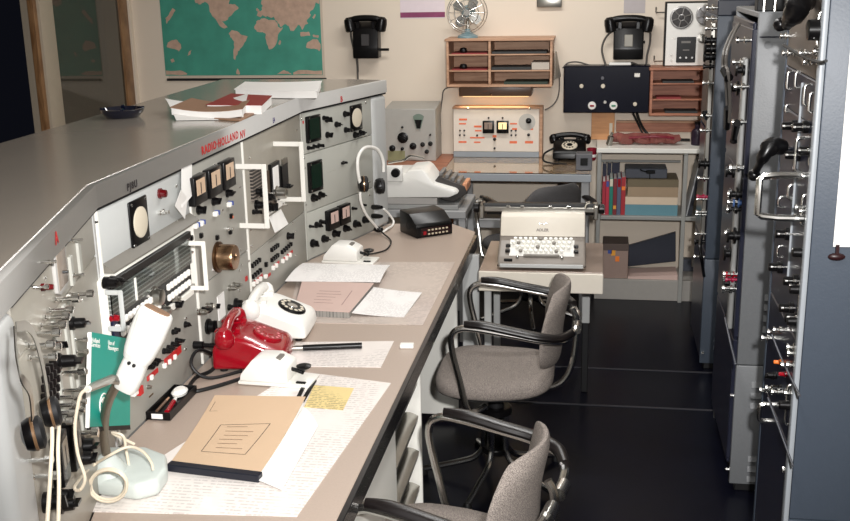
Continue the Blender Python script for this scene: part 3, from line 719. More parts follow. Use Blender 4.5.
# ------------------------------------------------------------------ morse keys
def morse(name_label, px_a, px_b, cordpts, z=DZ, scale=1.0):
    """px_a = left foot of the cover, px_b = right end of the base, near edge"""
    P, Q = atz(*px_a, z), atz(*px_b, z)
    d = Q - P; L = d.length; rz = math.atan2(d.y, d.x)
    r = thing('morse_key', name_label, 'morse key', (P.x, P.y, z + .002), rz)
    w = .10 * scale
    G().box(0, L, 0, w, 0, .01, .003, 2).done('base', WHITEP, r)
    H = .078 * scale; Lc = L * .69
    prof = [(.004, .011), (Lc * .05, .03), (Lc * .30, H * .97), (Lc * .36, H), (Lc * .72, H), (Lc * .92, H * .82), (Lc, H * .72), (Lc, .011)]
    c = G().prism(prof, 'y', .003, w - .003, .004, 2).done('cover', WHITE, r)
    G().box(Lc * .72, Lc * .82, w * .3, w * .7, H * .9, H * 1.0, .001, 1).done('label_window', mat('grey_label', (120, 116, 110), .4), c)
    g = G(); g.tube([(Lc - .004, w * .5, H * .52), (L * .78, w * .5, H * .45), (L * .84, w * .5, H * .38), (L * .86, w * .5, H * .5)], .006, 8); g.done('key_lever', BLACK, r)
    G().lathe([(.008, 0), (.021, .008), (.022, .013), (.012, .017), (.004, .016)], (L * .86, w * .5, H * .5), (0, 0, 1), 20).done('key_knob', BLACK, r)
    g = G().box(L * .80, L * .93, w * .12, w * .22, .01, .014); g.done('contact_strip', BLACK, r)
    if cordpts:
        iw = Matrix.Rotation(-rz, 3, 'Z')
        G().tube([iw @ (Vector(p) - r.location) for p in cordpts], .0035, 8, smooth=5).done('cord', RUBBER, r)
    return r
morse('white covered morse key in front of the red telephone, black knob to the right', (238, 385), (309, 390), None, DZ)
k2c = [atz(358, 258, DZ + .02), atz(362, 255.5, DZ + .012), atz(376, 253, DZ + .006), atz(387, 249, DZ + .006), atz(391, 241, DZ + .006), atz(384, 234, DZ + .012), atz(377, 228, DZ + .03)]
mk2 = morse('white covered morse key at the foot of the far console bay, black cord behind it', (321.5, 263.5), (373, 266), k2c, DZ)
# ------------------------------------------------------------------ telephones on the desk
def desk_phone(label, m, loc, rz, cords, dialm, s=1.0, handm=None, name='telephone'):
    """front faces local +x"""
    r = thing(name, label, 'telephone', loc, rz)
    prof = [(-.112, .012), (-.110, .08), (-.092, .110), (-.03, .116), (-.008, .110), (.095, .068), (.110, .052), (.114, .012)]
    g = G(); W_ = .1
    n = 9
    rings = []
    for k in range(n):
        t = -1 + 2 * k / (n - 1); y = t * W_
        e = 1 - .04 * abs(t) ** 3; zz = 1 - .07 * abs(t) ** 4
        rings.append([g.bm.verts.new((x * e, y, .008 + (z - .008) * zz)) for x, z in prof])
    for k in range(n - 1):
        for i in range(len(prof)):
            j = (i + 1) % len(prof)
            g.bm.faces.new((rings[k][i], rings[k][j], rings[k + 1][j], rings[k + 1][i]))
    g.bm.faces.new(rings[0]); g.bm.faces.new(rings[-1][::-1])
    b = g.done('body', m, r, smooth=50)
    bv = b.modifiers.new('bev', 'BEVEL'); bv.width = .01; bv.segments = 3; bv.limit_method = 'ANGLE'; bv.angle_limit = .5
    for y in (-.05, .05):
        G().prism([(-.10, .10), (-.105, .122), (-.09, .128), (-.085, .116), (-.045, .116), (-.040, .130), (-.025, .126), (-.03, .10)], 'y', y - .012, y + .012, .003, 1).done('cradle', m, r)
    c = Vector((-.066, 0, .140))
    g = G()
    hp = [Vector((-.066, y, .126 + .016 * (1 - (y / .1) ** 2))) for y in (-.1, -.075, -.05, -.025, 0, .025, .05, .075, .1)]
    g.tube(hp, [.018, .017, .0165, .016, .016, .0165, .017, .018, .018], 12)
    for y in (-.1, .1):
        g.lathe([(.012, .028), (.024, .018), (.030, .0), (.031, -.016), (.027, -.026)], (-.066, y, .116), (0, math.copysign(.3, y), 1), 18)
    g.done('handset', handm or m, r)
    # dial on the sloping front
    hr = .0045 if dialm is RED else .0065
    nrm = Vector((.042, 0, .103)).normalized(); ctr = Vector((.046, 0, .0885))
    dl = G().lathe([(.048, -.004), (.048, .004), (.044, .008), (.0, .008)], ctr, nrm, 28).done('dial', dialm, r)
    G().lathe([(.018, .008), (.017, .0095), (0, .0098)], ctr, nrm, 20, cap=False).done('dial_centre', CHROME if dialm is BLACK else m, dl)
    u = Vector((0, 1, 0)); w = nrm.cross(u); g = G()
    for k in range(10):
        a = .6 + k * .52
        q = ctr + nrm * .0083 + (u * math.cos(a) + w * math.sin(a)) * .034
        g.lathe([(hr, -.001), (hr, .0008), (0, .001)], q, nrm, 12, cap=False)
    g.done('finger_holes', mat('faded_pink', (206, 110, 118), .4) if dialm is RED else BLACK if dialm is SCREEN else SCREEN, dl)
    for x in (-.08, .08):
        for y in (-.07, .07): G().cyl((x, y, 0), (x, y, .013), .012).done('foot', RUBBER, r)
    iw = Matrix.Rotation(-rz, 3, 'Z')
    for cpts, cr in cords: G().tube([iw @ (Vector(p) - Vector(loc)) for p in cpts], cr, 8, smooth=6).done('cord', RUBBER, r)
    return r
zt = DZ + .0005
rl = Vector((-1.032, 2.925, zt)); wl_ = Vector((-1.035, 3.20, zt))
cords = [([FB.W((.64, -.06, .862 - 0)), FB.W((.70, -.09, .85)), Vector((-1.12, 2.93, .80)), Vector((-1.13, 2.90, .765))], .006),
         ([Vector((-1.10, 2.87, .80)), Vector((-1.13, 2.82, .76)), Vector((-1.16, 2.76, .756)), Vector((-1.14, 2.66, .756)), Vector((-1.08, 2.70, .756)), Vector((-1.0, 2.80, .757)), Vector((-.97, 2.84, .757))], .006),
         ([Vector((-1.13, 2.88, .78)), Vector((-1.16, 2.80, .83)), Vector((-1.165, 2.75, .80)), Vector((-1.12, 2.76, .758)), Vector((-1.04, 2.83, .757))], .005)]
desk_phone('red desk telephone with red dial and coiled black cord beside the morse key', RED, rl, math.radians(8), cords, RED)
desk_phone('white desk telephone with black dial ring behind the red one', WHITE, wl_, math.radians(4), [], BLACK)
# ------------------------------------------------------------------ pen tray
tc = [atz(x, y, DZ + .022) for x, y in ((179, 384), (193, 387), (166, 415), (147, 412))]; to = sum(tc, Vector()) / 4; to.z = DZ + .0025
dd = tc[1] - tc[2]; tl = dd.length; trz = math.atan2(dd.y, dd.x)
pt = thing('pen_tray', 'open black pen tray with white end label on the near desk', 'pen tray', to, trz)
tw = .07
g = G(); g.box(-tl / 2, tl / 2, -tw / 2, tw / 2, 0, .003).box(-tl / 2, tl / 2, -tw / 2, -tw / 2 + .004, .003, .022).box(-tl / 2, tl / 2, tw / 2 - .004, tw / 2, .003, .022).box(-tl / 2, -tl / 2 + .004, -tw / 2 + .004, tw / 2 - .004, .003, .022).box(tl / 2 - .004, tl / 2, -tw / 2 + .004, tw / 2 - .004, .003, .022)
g.done('tray', BLACK, pt)
G().box(-tl / 2 - .0015, -tl / 2, -tw * .2, tw * .25, .004, .018).done('end_label', PAPER, pt)
Rz = Matrix.Rotation(trz, 3, 'Z')
def inpen(name, label, x0, y0, x1, y1, r, m, tipm):
    P = to + Rz @ Vector((x0, y0, .004 + r)); Q = to + Rz @ Vector((x1, y1, .004 + r)); d = Q - P
    t = thing(name, label, 'pen', P)
    G().cyl((0, 0, 0), d * .72, r).done('barrel', m, t); G().cyl(d * .72, d * .95, r * .95, r * .6).done('cap', tipm, t)
inpen('felt_marker', 'red and white marker pen lying in the black pen tray', -tl * .36, -.014, tl * .16, .0, .007, RED, WHITE)
inpen('pencil', 'thin dark pencil in the black pen tray beside the marker', -tl * .3, .02, tl * .2, .024, .004, DARKB, WOODL)
ob = G().lathe([(.010, 0), (.02, .004), (.022, .012), (.014, .02), (.004, .021)], (0, 0, 0), (0, 0, 1), 14).done('eraser_lump', WHITE, None, to + Rz @ Vector((tl * .34, .004, .0035))); ob.scale = (1.5, 1, 1); ob.rotation_euler = (0, 0, trz); tag(ob, 'white rounded rubber at the far end of the pen tray', 'eraser')
# ------------------------------------------------------------------ desk microphone
YM = 2.08
mp_ = Vector((-1.045, YM, DZ + .0025))
mc_ = thing('desk_microphone', 'white gooseneck desk microphone with a coiled cream cable on the near desk', 'microphone', mp_)
def wm(x, y, yy=YM): return aty(x, y, yy) - mp_
bc = [atz(x, y, DZ) - mp_ for x, y in ((93, 488), (96, 497), (137, 503), (160, 497), (169, 484), (168, 470), (148, 462), (108, 462))]
g = G(); g.prism([(p.x, p.y) for p in bc], 'z', 0, .042, .012, 3); g.done('base', mat('mic_grey_white', (196, 203, 198), .4), mc_)
cb = wm(108, 468); 
G().lathe([(.045, 0), (.036, .03), (.02, .052), (.012, .056)], (cb.x, cb.y, .03), (0, 0, 1), 20).done('neck_socket', mat('mic_grey_white', (196, 203, 198)), mc_)
top = Vector((cb.x, cb.y, .085))
gp = [top, wm(104, 435, 2.05), wm(105, 415, 2.02), wm(109, 400, 1.99), wm(116, 386, 1.97), wm(123, 374, 1.96)]
G().tube(gp, .0105, 12, smooth=5).done('gooseneck', GOOSE, mc_)
# capsule: axis from handle to grille, flat faces
hA, hB, hC = wm(126, 386, 1.95), wm(135, 364, 1.95), wm(156.5, 312, 1.968)
ax = (hC - hB).normalized(); side = ax.cross(Vector((0, -1, .25))).normalized(); th_ = ax.cross(side).normalized()
def loft(rings, name, m, par, n=16, ex=.62, smooth=50):
    g = G(); rr_ = []
    for c, a, b in rings:
        rr_.append([])
        for k in range(n):
            t = 2 * PI * k / n; ct, st = math.cos(t), math.sin(t)
            rr_[-1].append(g.bm.verts.new(c + side * a * math.copysign(abs(ct) ** ex, ct) + th_ * b * math.copysign(abs(st) ** ex, st)))
    for i in range(len(rr_) - 1):
        for k in range(n): g.bm.faces.new((rr_[i][k], rr_[i][(k + 1) % n], rr_[i + 1][(k + 1) % n], rr_[i + 1][k]))
    g.bm.faces.new(rr_[0][::-1]); g.bm.faces.new(rr_[-1])
    return g.done(name, m, par, smooth=smooth)
loft([(hA - ax * .01, .022, .014), (hA, .027, .018), (hA.lerp(hB, .6), .028, .019), (hB + ax * .01, .026, .018)], 'handle', mat('mic_white', (216, 216, 211)), mc_)
cap = loft([(hB, .022, .016), (hB + ax * .012, .030, .020), (hB + ax * .03, .034, .023), (hB.lerp(hC, .55), .038, .025), (hC - ax * .012, .038, .024), (hC, .036, .021), (hC + ax * .004, .033, .018)], 'head', mat('mic_white', (216, 216, 211), .4), mc_)
loft([(hC + ax * .003, .029, .015), (hC + ax * .006, .028, .014)], 'grille', mat('tan_gauze', (128, 98, 74), .6), cap)
q = hB.lerp(hC, .5) - th_ * .0
sg = -1 if th_.y > 0 else 1
face = [(q - ax * .03 + th_ * sg * .031, .024, .004), (q + ax * .028 + th_ * sg * .031, .027, .004)]
loft([(hB + ax * .022 + th_ * sg * .021, .020, .004), (hB.lerp(hC, .9) + th_ * sg * .0245, .026, .004)], 'speak_panel', WHITEP, cap)
for dx in (-.005, .007): G().ball(hB + ax * .004 + side * dx + th_ * sg * .021, .004).done('switch_dot', BLACK, mc_)
YC1 = FA.W(FA.px(78, 440, -.06)).y
G().tube([hA + ax * .008, wm(112, 379, 1.93), wm(97, 385, (1.93 + YC1) / 2), wm(88, 389, YC1)], [.010, .010, .009, .007], 10).done('cable_plug', STEEL, mc_)
G().tube([wm(89, 388.5, YC1), wm(81, 394, YC1), wm(77, 410, YC1), wm(75, 430, YC1), wm(78, 455, YC1), wm(85, 478, YC1), wm(80, 490, YC1), wm(75, 486, YC1), wm(90, 468, 2.0), wm(110, 455, 2.0), wm(128, 447, 2.02), wm(142, 451, 2.06), wm(151, 462), wm(153, 470)], .0032, 8, smooth=6).done('cable', CABLEW, mc_)
for k, (rx, ry, dz) in enumerate(((19, 16, 0), (17.5, 14.5, .006), (18.5, 15.5, .012))):
    c = (108 + k * .4, 486 - k * 1.0)
    pts = [aty(c[0] + rx * math.cos(a), c[1] + ry * math.sin(a), 1.965 + .012 * k) - mp_ for a in [2 * PI * i / 20 for i in range(20)]]
    for p in pts: p.z = max(p.z, .006)
    G().tube(pts, .003, 8, closed=True).done('cable_loop', CABLEW, mc_)
G().tube([FA.W((.60, -.07, .83)) - mp_, wm(112, 433, 2.12), wm(123, 436, 2.12), wm(126, 450, 2.12), wm(129, 466, 2.12)], .0035, 8, smooth=5).done('jack_lead', CABLEW, mc_)
# ------------------------------------------------------------------ green booklet
gL = FA.W(FA.px(88, 427, -.014)); gR = atz(129, 440, DZ); gR = aty(129, 425, 2.19)
gdir = Vector((gR.x - gL.x, gR.y - gL.y, 0)).normalized(); gfr = Fr((gL.x, gL.y, 0), math.atan2(gdir.y, gdir.x))
gq = [gfr.px(x, y) for x, y in ((90, 332), (129, 339), (129, 425), (88, 427))]
gmx = (gq[3].x + gq[2].x) / 2; go = gfr.W((gmx, 0, gq[3].z))
gb = thing('green_booklet', 'upright teal-green booklet with white title behind the microphone', 'booklet', go, gfr.rz)
g = G(); x0 = gq[3].x - gmx; x1 = gq[2].x - gmx; hgt = gq[0].z - go.z; hg1 = gq[1].z - go.z; lo1 = gq[2].z - go.z; t0 = gq[0].x - gmx; t1 = gq[1].x - gmx
g.prism([(x0, 0), (x1, lo1), (t1, hg1), (t0, hgt)], 'y', -.003, .003); g.done('cover', TEAL, gb)
G().prism([(x0 - .005, 0), (x0, 0), (t0, hgt), (t0 - .005, hgt)], 'y', -.004, .004).done('spine', PAPER, gb)
G().prism([(x0, -.010), (x1, lo1 - .012), (x1, lo1), (x0, 0)], 'y', -.0028, .0028).done('lower_edge', BLACKM, gb)
def gword(t, px, py, s_): 
    p = gfr.px(px, py, -.0034); words('lettering', t, s_, WHITE, gb, (p.x - gmx, -.0034, p.z - go.z), (PI / 2, -math.atan2(hg1 - hgt, t1 - t0), 0), .0002, bold=.0002, sp=1.1)
gword('Holland', 91.5, 342, .014); gword('Services', 91.5, 346.5, .014); gword('Use of', 108, 344.5, .014); gword('Passengers', 108, 349.5, .014)
p = gfr.px(103, 405, -.0034); p = Vector((p.x - gmx, 0, p.z - go.z))
G().torus((p.x + .004, -.0035, p.z), .024, .0018, (0, 1, 0)).done('white_emblem', WHITE, gb); 
g = G()
for a in (-.6, 0, .6): g.box(-.0035, .0035, -.0042, -.003, -.016, .016, mtx=Matrix.Translation((p.x + .004, 0, p.z)) @ Matrix.Rotation(a, 4, 'Y'))
g.done('white_emblem', WHITE, gb)
# ------------------------------------------------------------------ headphones
def tubeloc(par, pts, r, name, m, n=8, sm=5): return G().tube([Vector(p) - par.location for p in pts], r, n, smooth=sm).done(name, m, par)
def apx(x, y, off): p = FA.px(x, y, off); return FA.W(p)
hpA = thing('headphones', 'black headphones with steel bands hanging at the near end of the console', 'headphones', apx(36, 440, -.05))
O_ = hpA.location
def strap(pts, w, name):
    g = G(); P = spline([Vector(p) - O_ for p in pts], 6); nd = FA.m @ Vector((0, -1, 0)); vs = []
    for i, p in enumerate(P):
        t = (P[min(i + 1, len(P) - 1)] - P[max(0, i - 1)]).normalized(); s_ = t.cross(nd).normalized() * w
        vs.append([g.bm.verts.new(p + s_ + nd * .001), g.bm.verts.new(p - s_ + nd * .001), g.bm.verts.new(p - s_ - nd * .001), g.bm.verts.new(p + s_ - nd * .001)])
    for a, b in zip(vs, vs[1:]):
        for k in range(4): g.bm.faces.new((a[k], a[(k + 1) % 4], b[(k + 1) % 4], b[k]))
    g.bm.faces.new(vs[0]); g.bm.faces.new(vs[-1]); return g.done(name, STEEL, hpA)
strap([apx(15, 330, -.06), apx(17, 360, -.075), apx(22, 378, -.085), apx(30, 392, -.085), apx(33, 418, -.08)], .008, 'steel_band')
strap([apx(16, 327, -.05), apx(26, 326, -.05), apx(34, 335, -.05), apx(40, 355, -.05), apx(45, 378, -.05), apx(48, 398, -.05)], .008, 'steel_band')
def earcup(par, c, axis, R, ring):
    c = Vector(c) - par.location
    q = R / .046
    g = G(); g.lathe([(R * .3, -.03 * q), (R * .85, -.022 * q), (R, -.006 * q), (R, .0)], c, axis, 24); e = g.done('earcup', BLACK, par)
    G().lathe([(R * 1.02, 0), (R * 1.03, .006 * q), (R, .008 * q)], c, axis, 24).done('cup_ring', ring, e)
    G().lathe([(R * .96, .008 * q), (R * .98, .022 * q), (R * .7, .03 * q), (R * .3, .024 * q), (0, .02 * q)], c, axis, 24, cap=False).done('ear_cushion', BLACKM, e)
brn = mat('brown_ring', (120, 92, 66), .35, .3)
axA = Vector((.85, .5, .12))
earcup(hpA, apx(33, 434, -.07), axA, .027, brn); earcup(hpA, apx(50, 412, -.045), axA, .027, brn)
tubeloc(hpA, [apx(52, 428, -.06), apx(52, 445, -.065), apx(50, 480, -.07), apx(47, 525, -.08), apx(45, 540, -.08)], .0035, 'cable', CABLEW)
tubeloc(hpA, [apx(59, 426, -.05), apx(58, 450, -.055), apx(59, 485, -.06), apx(58, 530, -.07), apx(57, 545, -.07)], .0035, 'cable', CABLEW)
def cpx(x, y, off): return FC.W(FC.px(x, y, off))
hpC = thing('headphones', 'white-banded headphones hanging on the far end post of the console', 'headphones', cpx(371, 200, -.04))
tubeloc(hpC, [cpx(361, 186, -.05), cpx(358, 172, -.05), cpx(358, 158, -.05), cpx(363, 149, -.045), cpx(370, 147, -.04), cpx(378, 150, -.045), cpx(383, 160, -.05), cpx(383.5, 172, -.05)], .0075, 'headband', WHITE, 10, 6)
axC = FC.m @ Vector((.55, -.8, 0))
earcup(hpC, cpx(363, 184, -.05), axC, .036, BRASS); earcup(hpC, cpx(379.5, 186, -.06), axC, .036, BLACK)
tubeloc(hpC, [cpx(360, 192, -.05), cpx(361, 202, -.05), cpx(366, 214, -.05), cpx(374, 224, -.05), cpx(378, 229, -.05)], .006, 'cable', WHITE)
tubeloc(hpC, [cpx(379, 229, -.05), cpx(383, 231.5, -.06), cpx(387, 229, -.07), cpx(392, 226, -.05), cpx(393.5, 221, -.03), cpx(389, 214, -.02), cpx(384, 209, -.015)], .005, 'cable', WHITE)
G().ball(cpx(378.5, 229.5, -.05) - hpC.location, .016, (1.5, .8, .9)).done('cord_clamp', BLACK, hpC)
for x, y in ((375, 207), (375, 216)):
    a = cpx(x - 2, y, -.01); b = cpx(x + 7, y + .3, -.075)
    g = G().tube([a - CO, a.lerp(b, .6) - CO, b - CO], [.012, .011, .007], 8); g.done('jack_plug', BLACK, con)
# ------------------------------------------------------------------ notes stuck on panels
def note(label, fr, px, lift, m=PAPER):
    c = [fr.W(fr.px(x, y, -o_)) for (x, y), o_ in zip(px, lift)]; o = sum(c, Vector()) / 4
    def fn(u, v): return (c[0] * (1 - u) + c[1] * u) * (1 - v) + (c[3] * (1 - u) + c[2] * u) * v - o
    ob = G().grid(fn, 3, 3, fr.m @ Vector((0, -.0008, 0))).done('paper_note', m, None, o); tag(ob, label, 'note')
note('creased white paper strip taped between the dial panel and the three meters', FB, [(181.5, 167), (192, 164), (192, 196), (182, 208)], [.006, .006, .012, .02])
note('loose white slip with a torn point below the taped paper strip', FB, [(181, 190), (188, 198), (185, 219), (175, 206)], [.03, .012, .01, .02])
note('small white note pinned under the film dial receiver', FB, [(269, 217), (281, 209), (288.5, 224), (275, 233)], [.006, .006, .03, .03])
# ------------------------------------------------------------------ things on the console top
ZT2 = 1.4305
at_ = thing('ashtray', 'round dark glass ashtray alone on the console top', 'ashtray', atz(123, 117, ZT2) + Vector((0, 0, .0003)))
G().lathe([(.055, 0), (.072, .018), (.076, .03), (.070, .031), (.058, .014), (.0, .010)], (0, 0, 0), (0, 0, 1), 28, cap=False).done('dish', mat('dark_glass', (14, 18, 34), .06, coat=1), at_)
g = G()
for a in range(4): g.box(.058, .076, -.006, .006, .026, .036, .002, 1, mtx=Matrix.Rotation(a * PI / 2 + .4, 4, 'Z'))
g.done('cigarette_rest', mat('dark_glass', (14, 18, 34)), at_)
def slab(name, label, cat, px, z, th, mats, bend=0, group=None):
    c = [atz(x, y, z + th) for x, y in px]; o = sum(c, Vector()) / 4; o.z = z
    r = thing(name, label, cat, o)
    def fn(u, v):
        p = (c[0] * (1 - u) + c[1] * u) * (1 - v) + (c[3] * (1 - u) + c[2] * u) * v - o
        p.z = th + bend * (2 * u - 1) ** 2; return p
    def fi(u, v): p = fn(.015 + u * .97, .015 + v * .97); p.z -= .0025; return p
    G().grid(fn, 10, 2, (0, 0, .002)).done('cover', mats[0], r)
    G().grid(fi, 10, 2, (0, 0, th - .004)).done('page_block', mats[1], r)
    return r
slab('red_book', 'dark red bound book under loose papers on the console top', 'book', [(231, 93.5), (272, 95.5), (262, 105), (206, 104.5)], ZT2, .035, (mat('maroon_cloth', (140, 44, 38), .6), PAPER))
slab('open_logbook', 'open logbook with curved white pages and brown cover on the console top', 'book', [(192, 101), (250, 103), (243, 112), (170, 110.5)], ZT2, .028, (mat('brown_board', (150, 116, 92), .6), PAPER), .012)
sheet('loose_paper', 'loose white sheet hanging over the front of the open logbook', 'paper', [(166, 111), (249, 105.5), (243, 119), (176, 120)], ZT2 + .001, PAPER, .0015, lambda u, v: (.024 + .022 * (2 * u - 1) ** 2) * (1 - v ** 1.5), 12, 8)
sheet('brown_folder', 'thin brown folder with red page edge under the open logbook', 'folder', [(214, 118), (250, 112), (264, 108), (240, 120)][::1], ZT2, mat('brown_board', (150, 116, 92)), .006)
slab('paper_bundle', 'thick bundle of white papers at the far end of the console top', 'papers', [(245, 82.5), (322, 81.5), (318, 92), (234, 90)], ZT2, .03, (PAPER, PAPER), .004)
# black wedge-shaped unit on the far desk corner
ck = atz(417, 239, DZ); dx_ = atz(450, 236, DZ) - ck; rz = math.radians(38)
cl = thing('desk_intercom', 'black wedge-shaped desk unit with a row of tiny pale keys on the far desk corner', 'intercom', ck + Vector((0, 0, .0003)), rz)
w = .185; dp = .165
g = G(); g.prism([(0, .0), (dp, .0), (dp, .105), (dp * .45, .10), (.012, .062), (0, .05)], 'x', 0, w, .004, 2); g.done('case', BLACK, cl)
G().box(.022, w - .010, -.0015, .001, .008, .044, .001, 1).done('key_window', mat('dark_red_window', (34, 16, 18), .15), cl)
for k in range(6):
    for z in (.012, .030):
        G().box(w * .3 + k * w * .1, w * .3 + k * w * .1 + .010, -.006, -.001, z, z + .007, .001, 1).done('pale_key', mat('pale_key', (196, 184, 160), .4), cl)
G().box(w * .17, w * .25, -.006, -.001, .014, .030, .001, 1).done('red_key', RED, cl)
G().lathe([(.018, 0), (.018, .002)], (-.0005, dp * .5, .045), (-1, 0, 0), 18).done('side_dial', BLACKM, cl)
# ------------------------------------------------------------------ chairs (local: faces +y, seat centre at x=y=0)
def chair(label, loc, rz, fab, group='tubular swivel chairs'):
    r = thing('swivel_chair', label, 'chair', loc, rz, group)
    # seat cushion: rounded plan, domed
    g = G(); n = 40; rings = []
    def outline(s_):
        out = []
        for k in range(n):
            t = 2 * PI * k / n; ct, st = math.cos(t), math.sin(t); e = .55
            x = .235 * math.copysign(abs(ct) ** e, ct); y = .22 * math.copysign(abs(st) ** e, st)
            if y < 0: x *= 1 - .14 * (-y / .22)
            out.append((x * s_, y * s_))
        return out
    for s_, z in ((.92, .412), (.98, .414), (1.0, .424), (1.0, .438), (.985, .452), (.93, .463), (.7, .468), (.35, .469)):
        rings.append([g.bm.verts.new((x, y, z + .012 * (y / .22) ** 2 - .012 * max(0, y / .22) ** 3)) for x, y in outline(s_)])
    for a, b in zip(rings, rings[1:]):
        for k in range(n): g.bm.faces.new((a[k], a[(k + 1) % n], b[(k + 1) % n], b[k]))
    g.bm.faces.new(rings[0][::-1]); g.bm.faces.new(rings[-1]); st = g.done('seat', fab, r, smooth=60)
    G().prism([(x * .9, y * .9) for x, y in outline(.97)], 'z', .398, .4115, .003, 1).done('seat_pan', BLACKM, r)
    # backrest: curved cushion
    g = G(); nu, nv = 16, 10; th = .042
    def bp(u, v, o):
        a = (u - .5) * 2; b = (v - .5) * 2
        k = (1 - .30 * abs(b) ** 4); x = a * .205 * (1 - .08 * b) * k
        y = -.245 - .02 * b + .052 * a * a + .012 * math.cos(b * 2)
        e = max(0, 1 - max(abs(a), abs(b)) ** 6)
        return Vector((x, y + (o - .5) * th * (.3 + .7 * e), .655 + b * .155 * (1 - .10 * abs(a) ** 4)))
    F = [[g.bm.verts.new(bp(i / nu, j / nv, 1)) for j in range(nv + 1)] for i in range(nu + 1)]
    B = [[g.bm.verts.new(bp(i / nu, j / nv, 0)) for j in range(nv + 1)] for i in range(nu + 1)]
    for i in range(nu):
        for j in range(nv):
            g.bm.faces.new((F[i][j], F[i + 1][j], F[i + 1][j + 1], F[i][j + 1])); g.bm.faces.new((B[i][j], B[i][j + 1], B[i + 1][j + 1], B[i + 1][j]))
    for i in range(nu):
        g.bm.faces.new((F[i][0], B[i][0], B[i + 1][0], F[i + 1][0])); g.bm.faces.new((F[i][nv], F[i + 1][nv], B[i + 1][nv], B[i][nv]))
    for j in range(nv):
        g.bm.faces.new((F[0][j], F[0][j + 1], B[0][j + 1], B[0][j])); g.bm.faces.new((F[nu][j], B[nu][j], B[nu][j + 1], F[nu][j + 1]))
    br = g.done('backrest', fab, r, smooth=60, subsurf=1)
    for s in (-1, 1):
        x = .275 * s
        G().tube([(.20 * s, .02, .380), (.25 * s, .05, .382), (x, .075, .40), (x, .10, .50), (x, .128, .62), (x, .128, .675), (x, .10, .70), (x, .05, .702), (x, -.10, .680), (x * .98, -.19, .664), (x * .86, -.255, .655), (x * .55, -.288, .65), (.05 * s, -.296, .648)], .0115, 10, smooth=5).done('arm_tube', CHROME, r)
        g = G(); P = spline([Vector(p) for p in ((x, .085, .716), (x, .02, .716), (x, -.08, .698), (x, -.18, .680), (x * .90, -.245, .668), (x * .62, -.284, .662))], 6)
        rings = []
        for i, p in enumerate(P):
            t = (P[min(i + 1, len(P) - 1)] - P[max(0, i - 1)]).normalized(); w = t.cross(Vector((0, 0, 1))).normalized(); q = i / (len(P) - 1)
            a = .023 * min(1, .45 + 3 * q) * (1 - .35 * max(0, q - .6) / .4); h = .015
            rings.append([g.bm.verts.new(p + w * a * math.cos(2 * PI * k / 12) + Vector((0, 0, 1)) * h * math.sin(2 * PI * k / 12)) for k in range(12)])
        for A_, B_ in zip(rings, rings[1:]):
            for k in range(12): g.bm.faces.new((A_[k], A_[(k + 1) % 12], B_[(k + 1) % 12], B_[k]))
        g.bm.faces.new(rings[0][::-1]); g.bm.faces.new(rings[-1]); g.done('arm_pad', BRPLAS, r)
        G().cyl((.06 * s - .03, -.300, .648), (.06 * s + .03, -.300, .648), .018).done('joint_sleeve', CHROME, br)
    G().tube([(0, -.10, .382), (0, -.22, .392), (0, -.275, .45), (0, -.297, .56), (0, -.297, .66), (0, -.28, .70)], .0115, 10, smooth=6).done('back_tube', CHROME, r)
    g = G(); g.lathe([(.10, .386), (.10, .375), (.03, .345), (.03, .30)], (0, 0, 0), (0, 0, 1), 20); g.done('seat_cone', BLACKM, r)
    g = G(); g.lathe([(.025, .10), (.025, .36)], (0, 0, 0), (0, 0, 1), 14); g.done('column', BLACK, r)
    G().lathe([(.055, .300), (.062, .295), (.062, .275), (.055, .270)], (0, 0, 0), (0, 0, 1), 20).done('column_ring', BLACK, r); G().lathe([(.052, .135), (.056, .13), (.056, .115), (.052, .11)], (0, 0, 0), (0, 0, 1), 20).done('column_ring', BLACK, r)
    for k in range(5):
        a = 2 * PI * k / 5 + .35; c, s_ = math.cos(a), math.sin(a)
        lg = G().tube([(c * .047, s_ * .047, .29), (c * .047, s_ * .047, .16), (c * .052, s_ * .052, .12), (c * .085, s_ * .085, .08), (c * .16, s_ * .16, .055), (c * .29, s_ * .29, .022)], .0125, 10, smooth=4).done('leg', CHROME, r)
        G().lathe([(.018, 0), (.018, .012), (.012, .03)], (c * .285, s_ * .285, 0), (0, 0, 1), 12).done('foot', RUBBER, lg)
    return r
chair('grey tweed swivel chair seen whole, between the desk and the typewriter table', (-.36, 3.72, .0), PI / 2, FABRIC)
chair('grey tweed swivel chair nearest the camera, cut off by the bottom edge', (-.375, 2.40, .0), math.radians(79), FABRIC)
chair('dark grey swivel chair turned to the back table behind the typewriter', (-.36, 5.70, .0), math.radians(42), FABRICD)
# ------------------------------------------------------------------ typewriter table and typewriter
tt = thing('typewriter_table', 'low cream-edged typewriter table at the end of the operating desk', 'table', (-.26, 4.5, 0)); TO = Vector((-.26, 4.5, 0))
def tb(name, m, x0, x1, y0, y1, z0, z1, bev=.003, par=None, O=None):
    O = O or TO
    return G().box(x0 - O.x, x1 - O.x, y0 - O.y, y1 - O.y, z0, z1, bev, 1).done(name, m, par or tt)
tb('table_top', mat('brown_grey_laminate', (140, 122, 110), .3, var=.06), -.478, .036, 4.205, 4.70, .685, .70)
tb('front_apron', BEIGE, -.478, .036, 4.19, 4.204, .612, .697)
for x in (-.46, .0):
    for y in ((4.24, 4.64) if x < -.1 else (4.62,)):
        lg = tb('leg', BLACKM if x > -.1 else POSTW, x - (.05 if x > -.1 else 0), x + .03 - (.05 if x > -.1 else 0), y, y + .03, 0, .684)
        if x > -.1: tb('leg_lit_top', POSTW, x - .053, x - .017, y - .003, y + .033, .34, .684)  # pale top over the black leg paints its fade into the dark
tw = thing('typewriter', 'grey and white office typewriter standing on the low cream-edged table', 'typewriter', (-.225, 4.45, .7003), math.radians(1.5))
W = .182
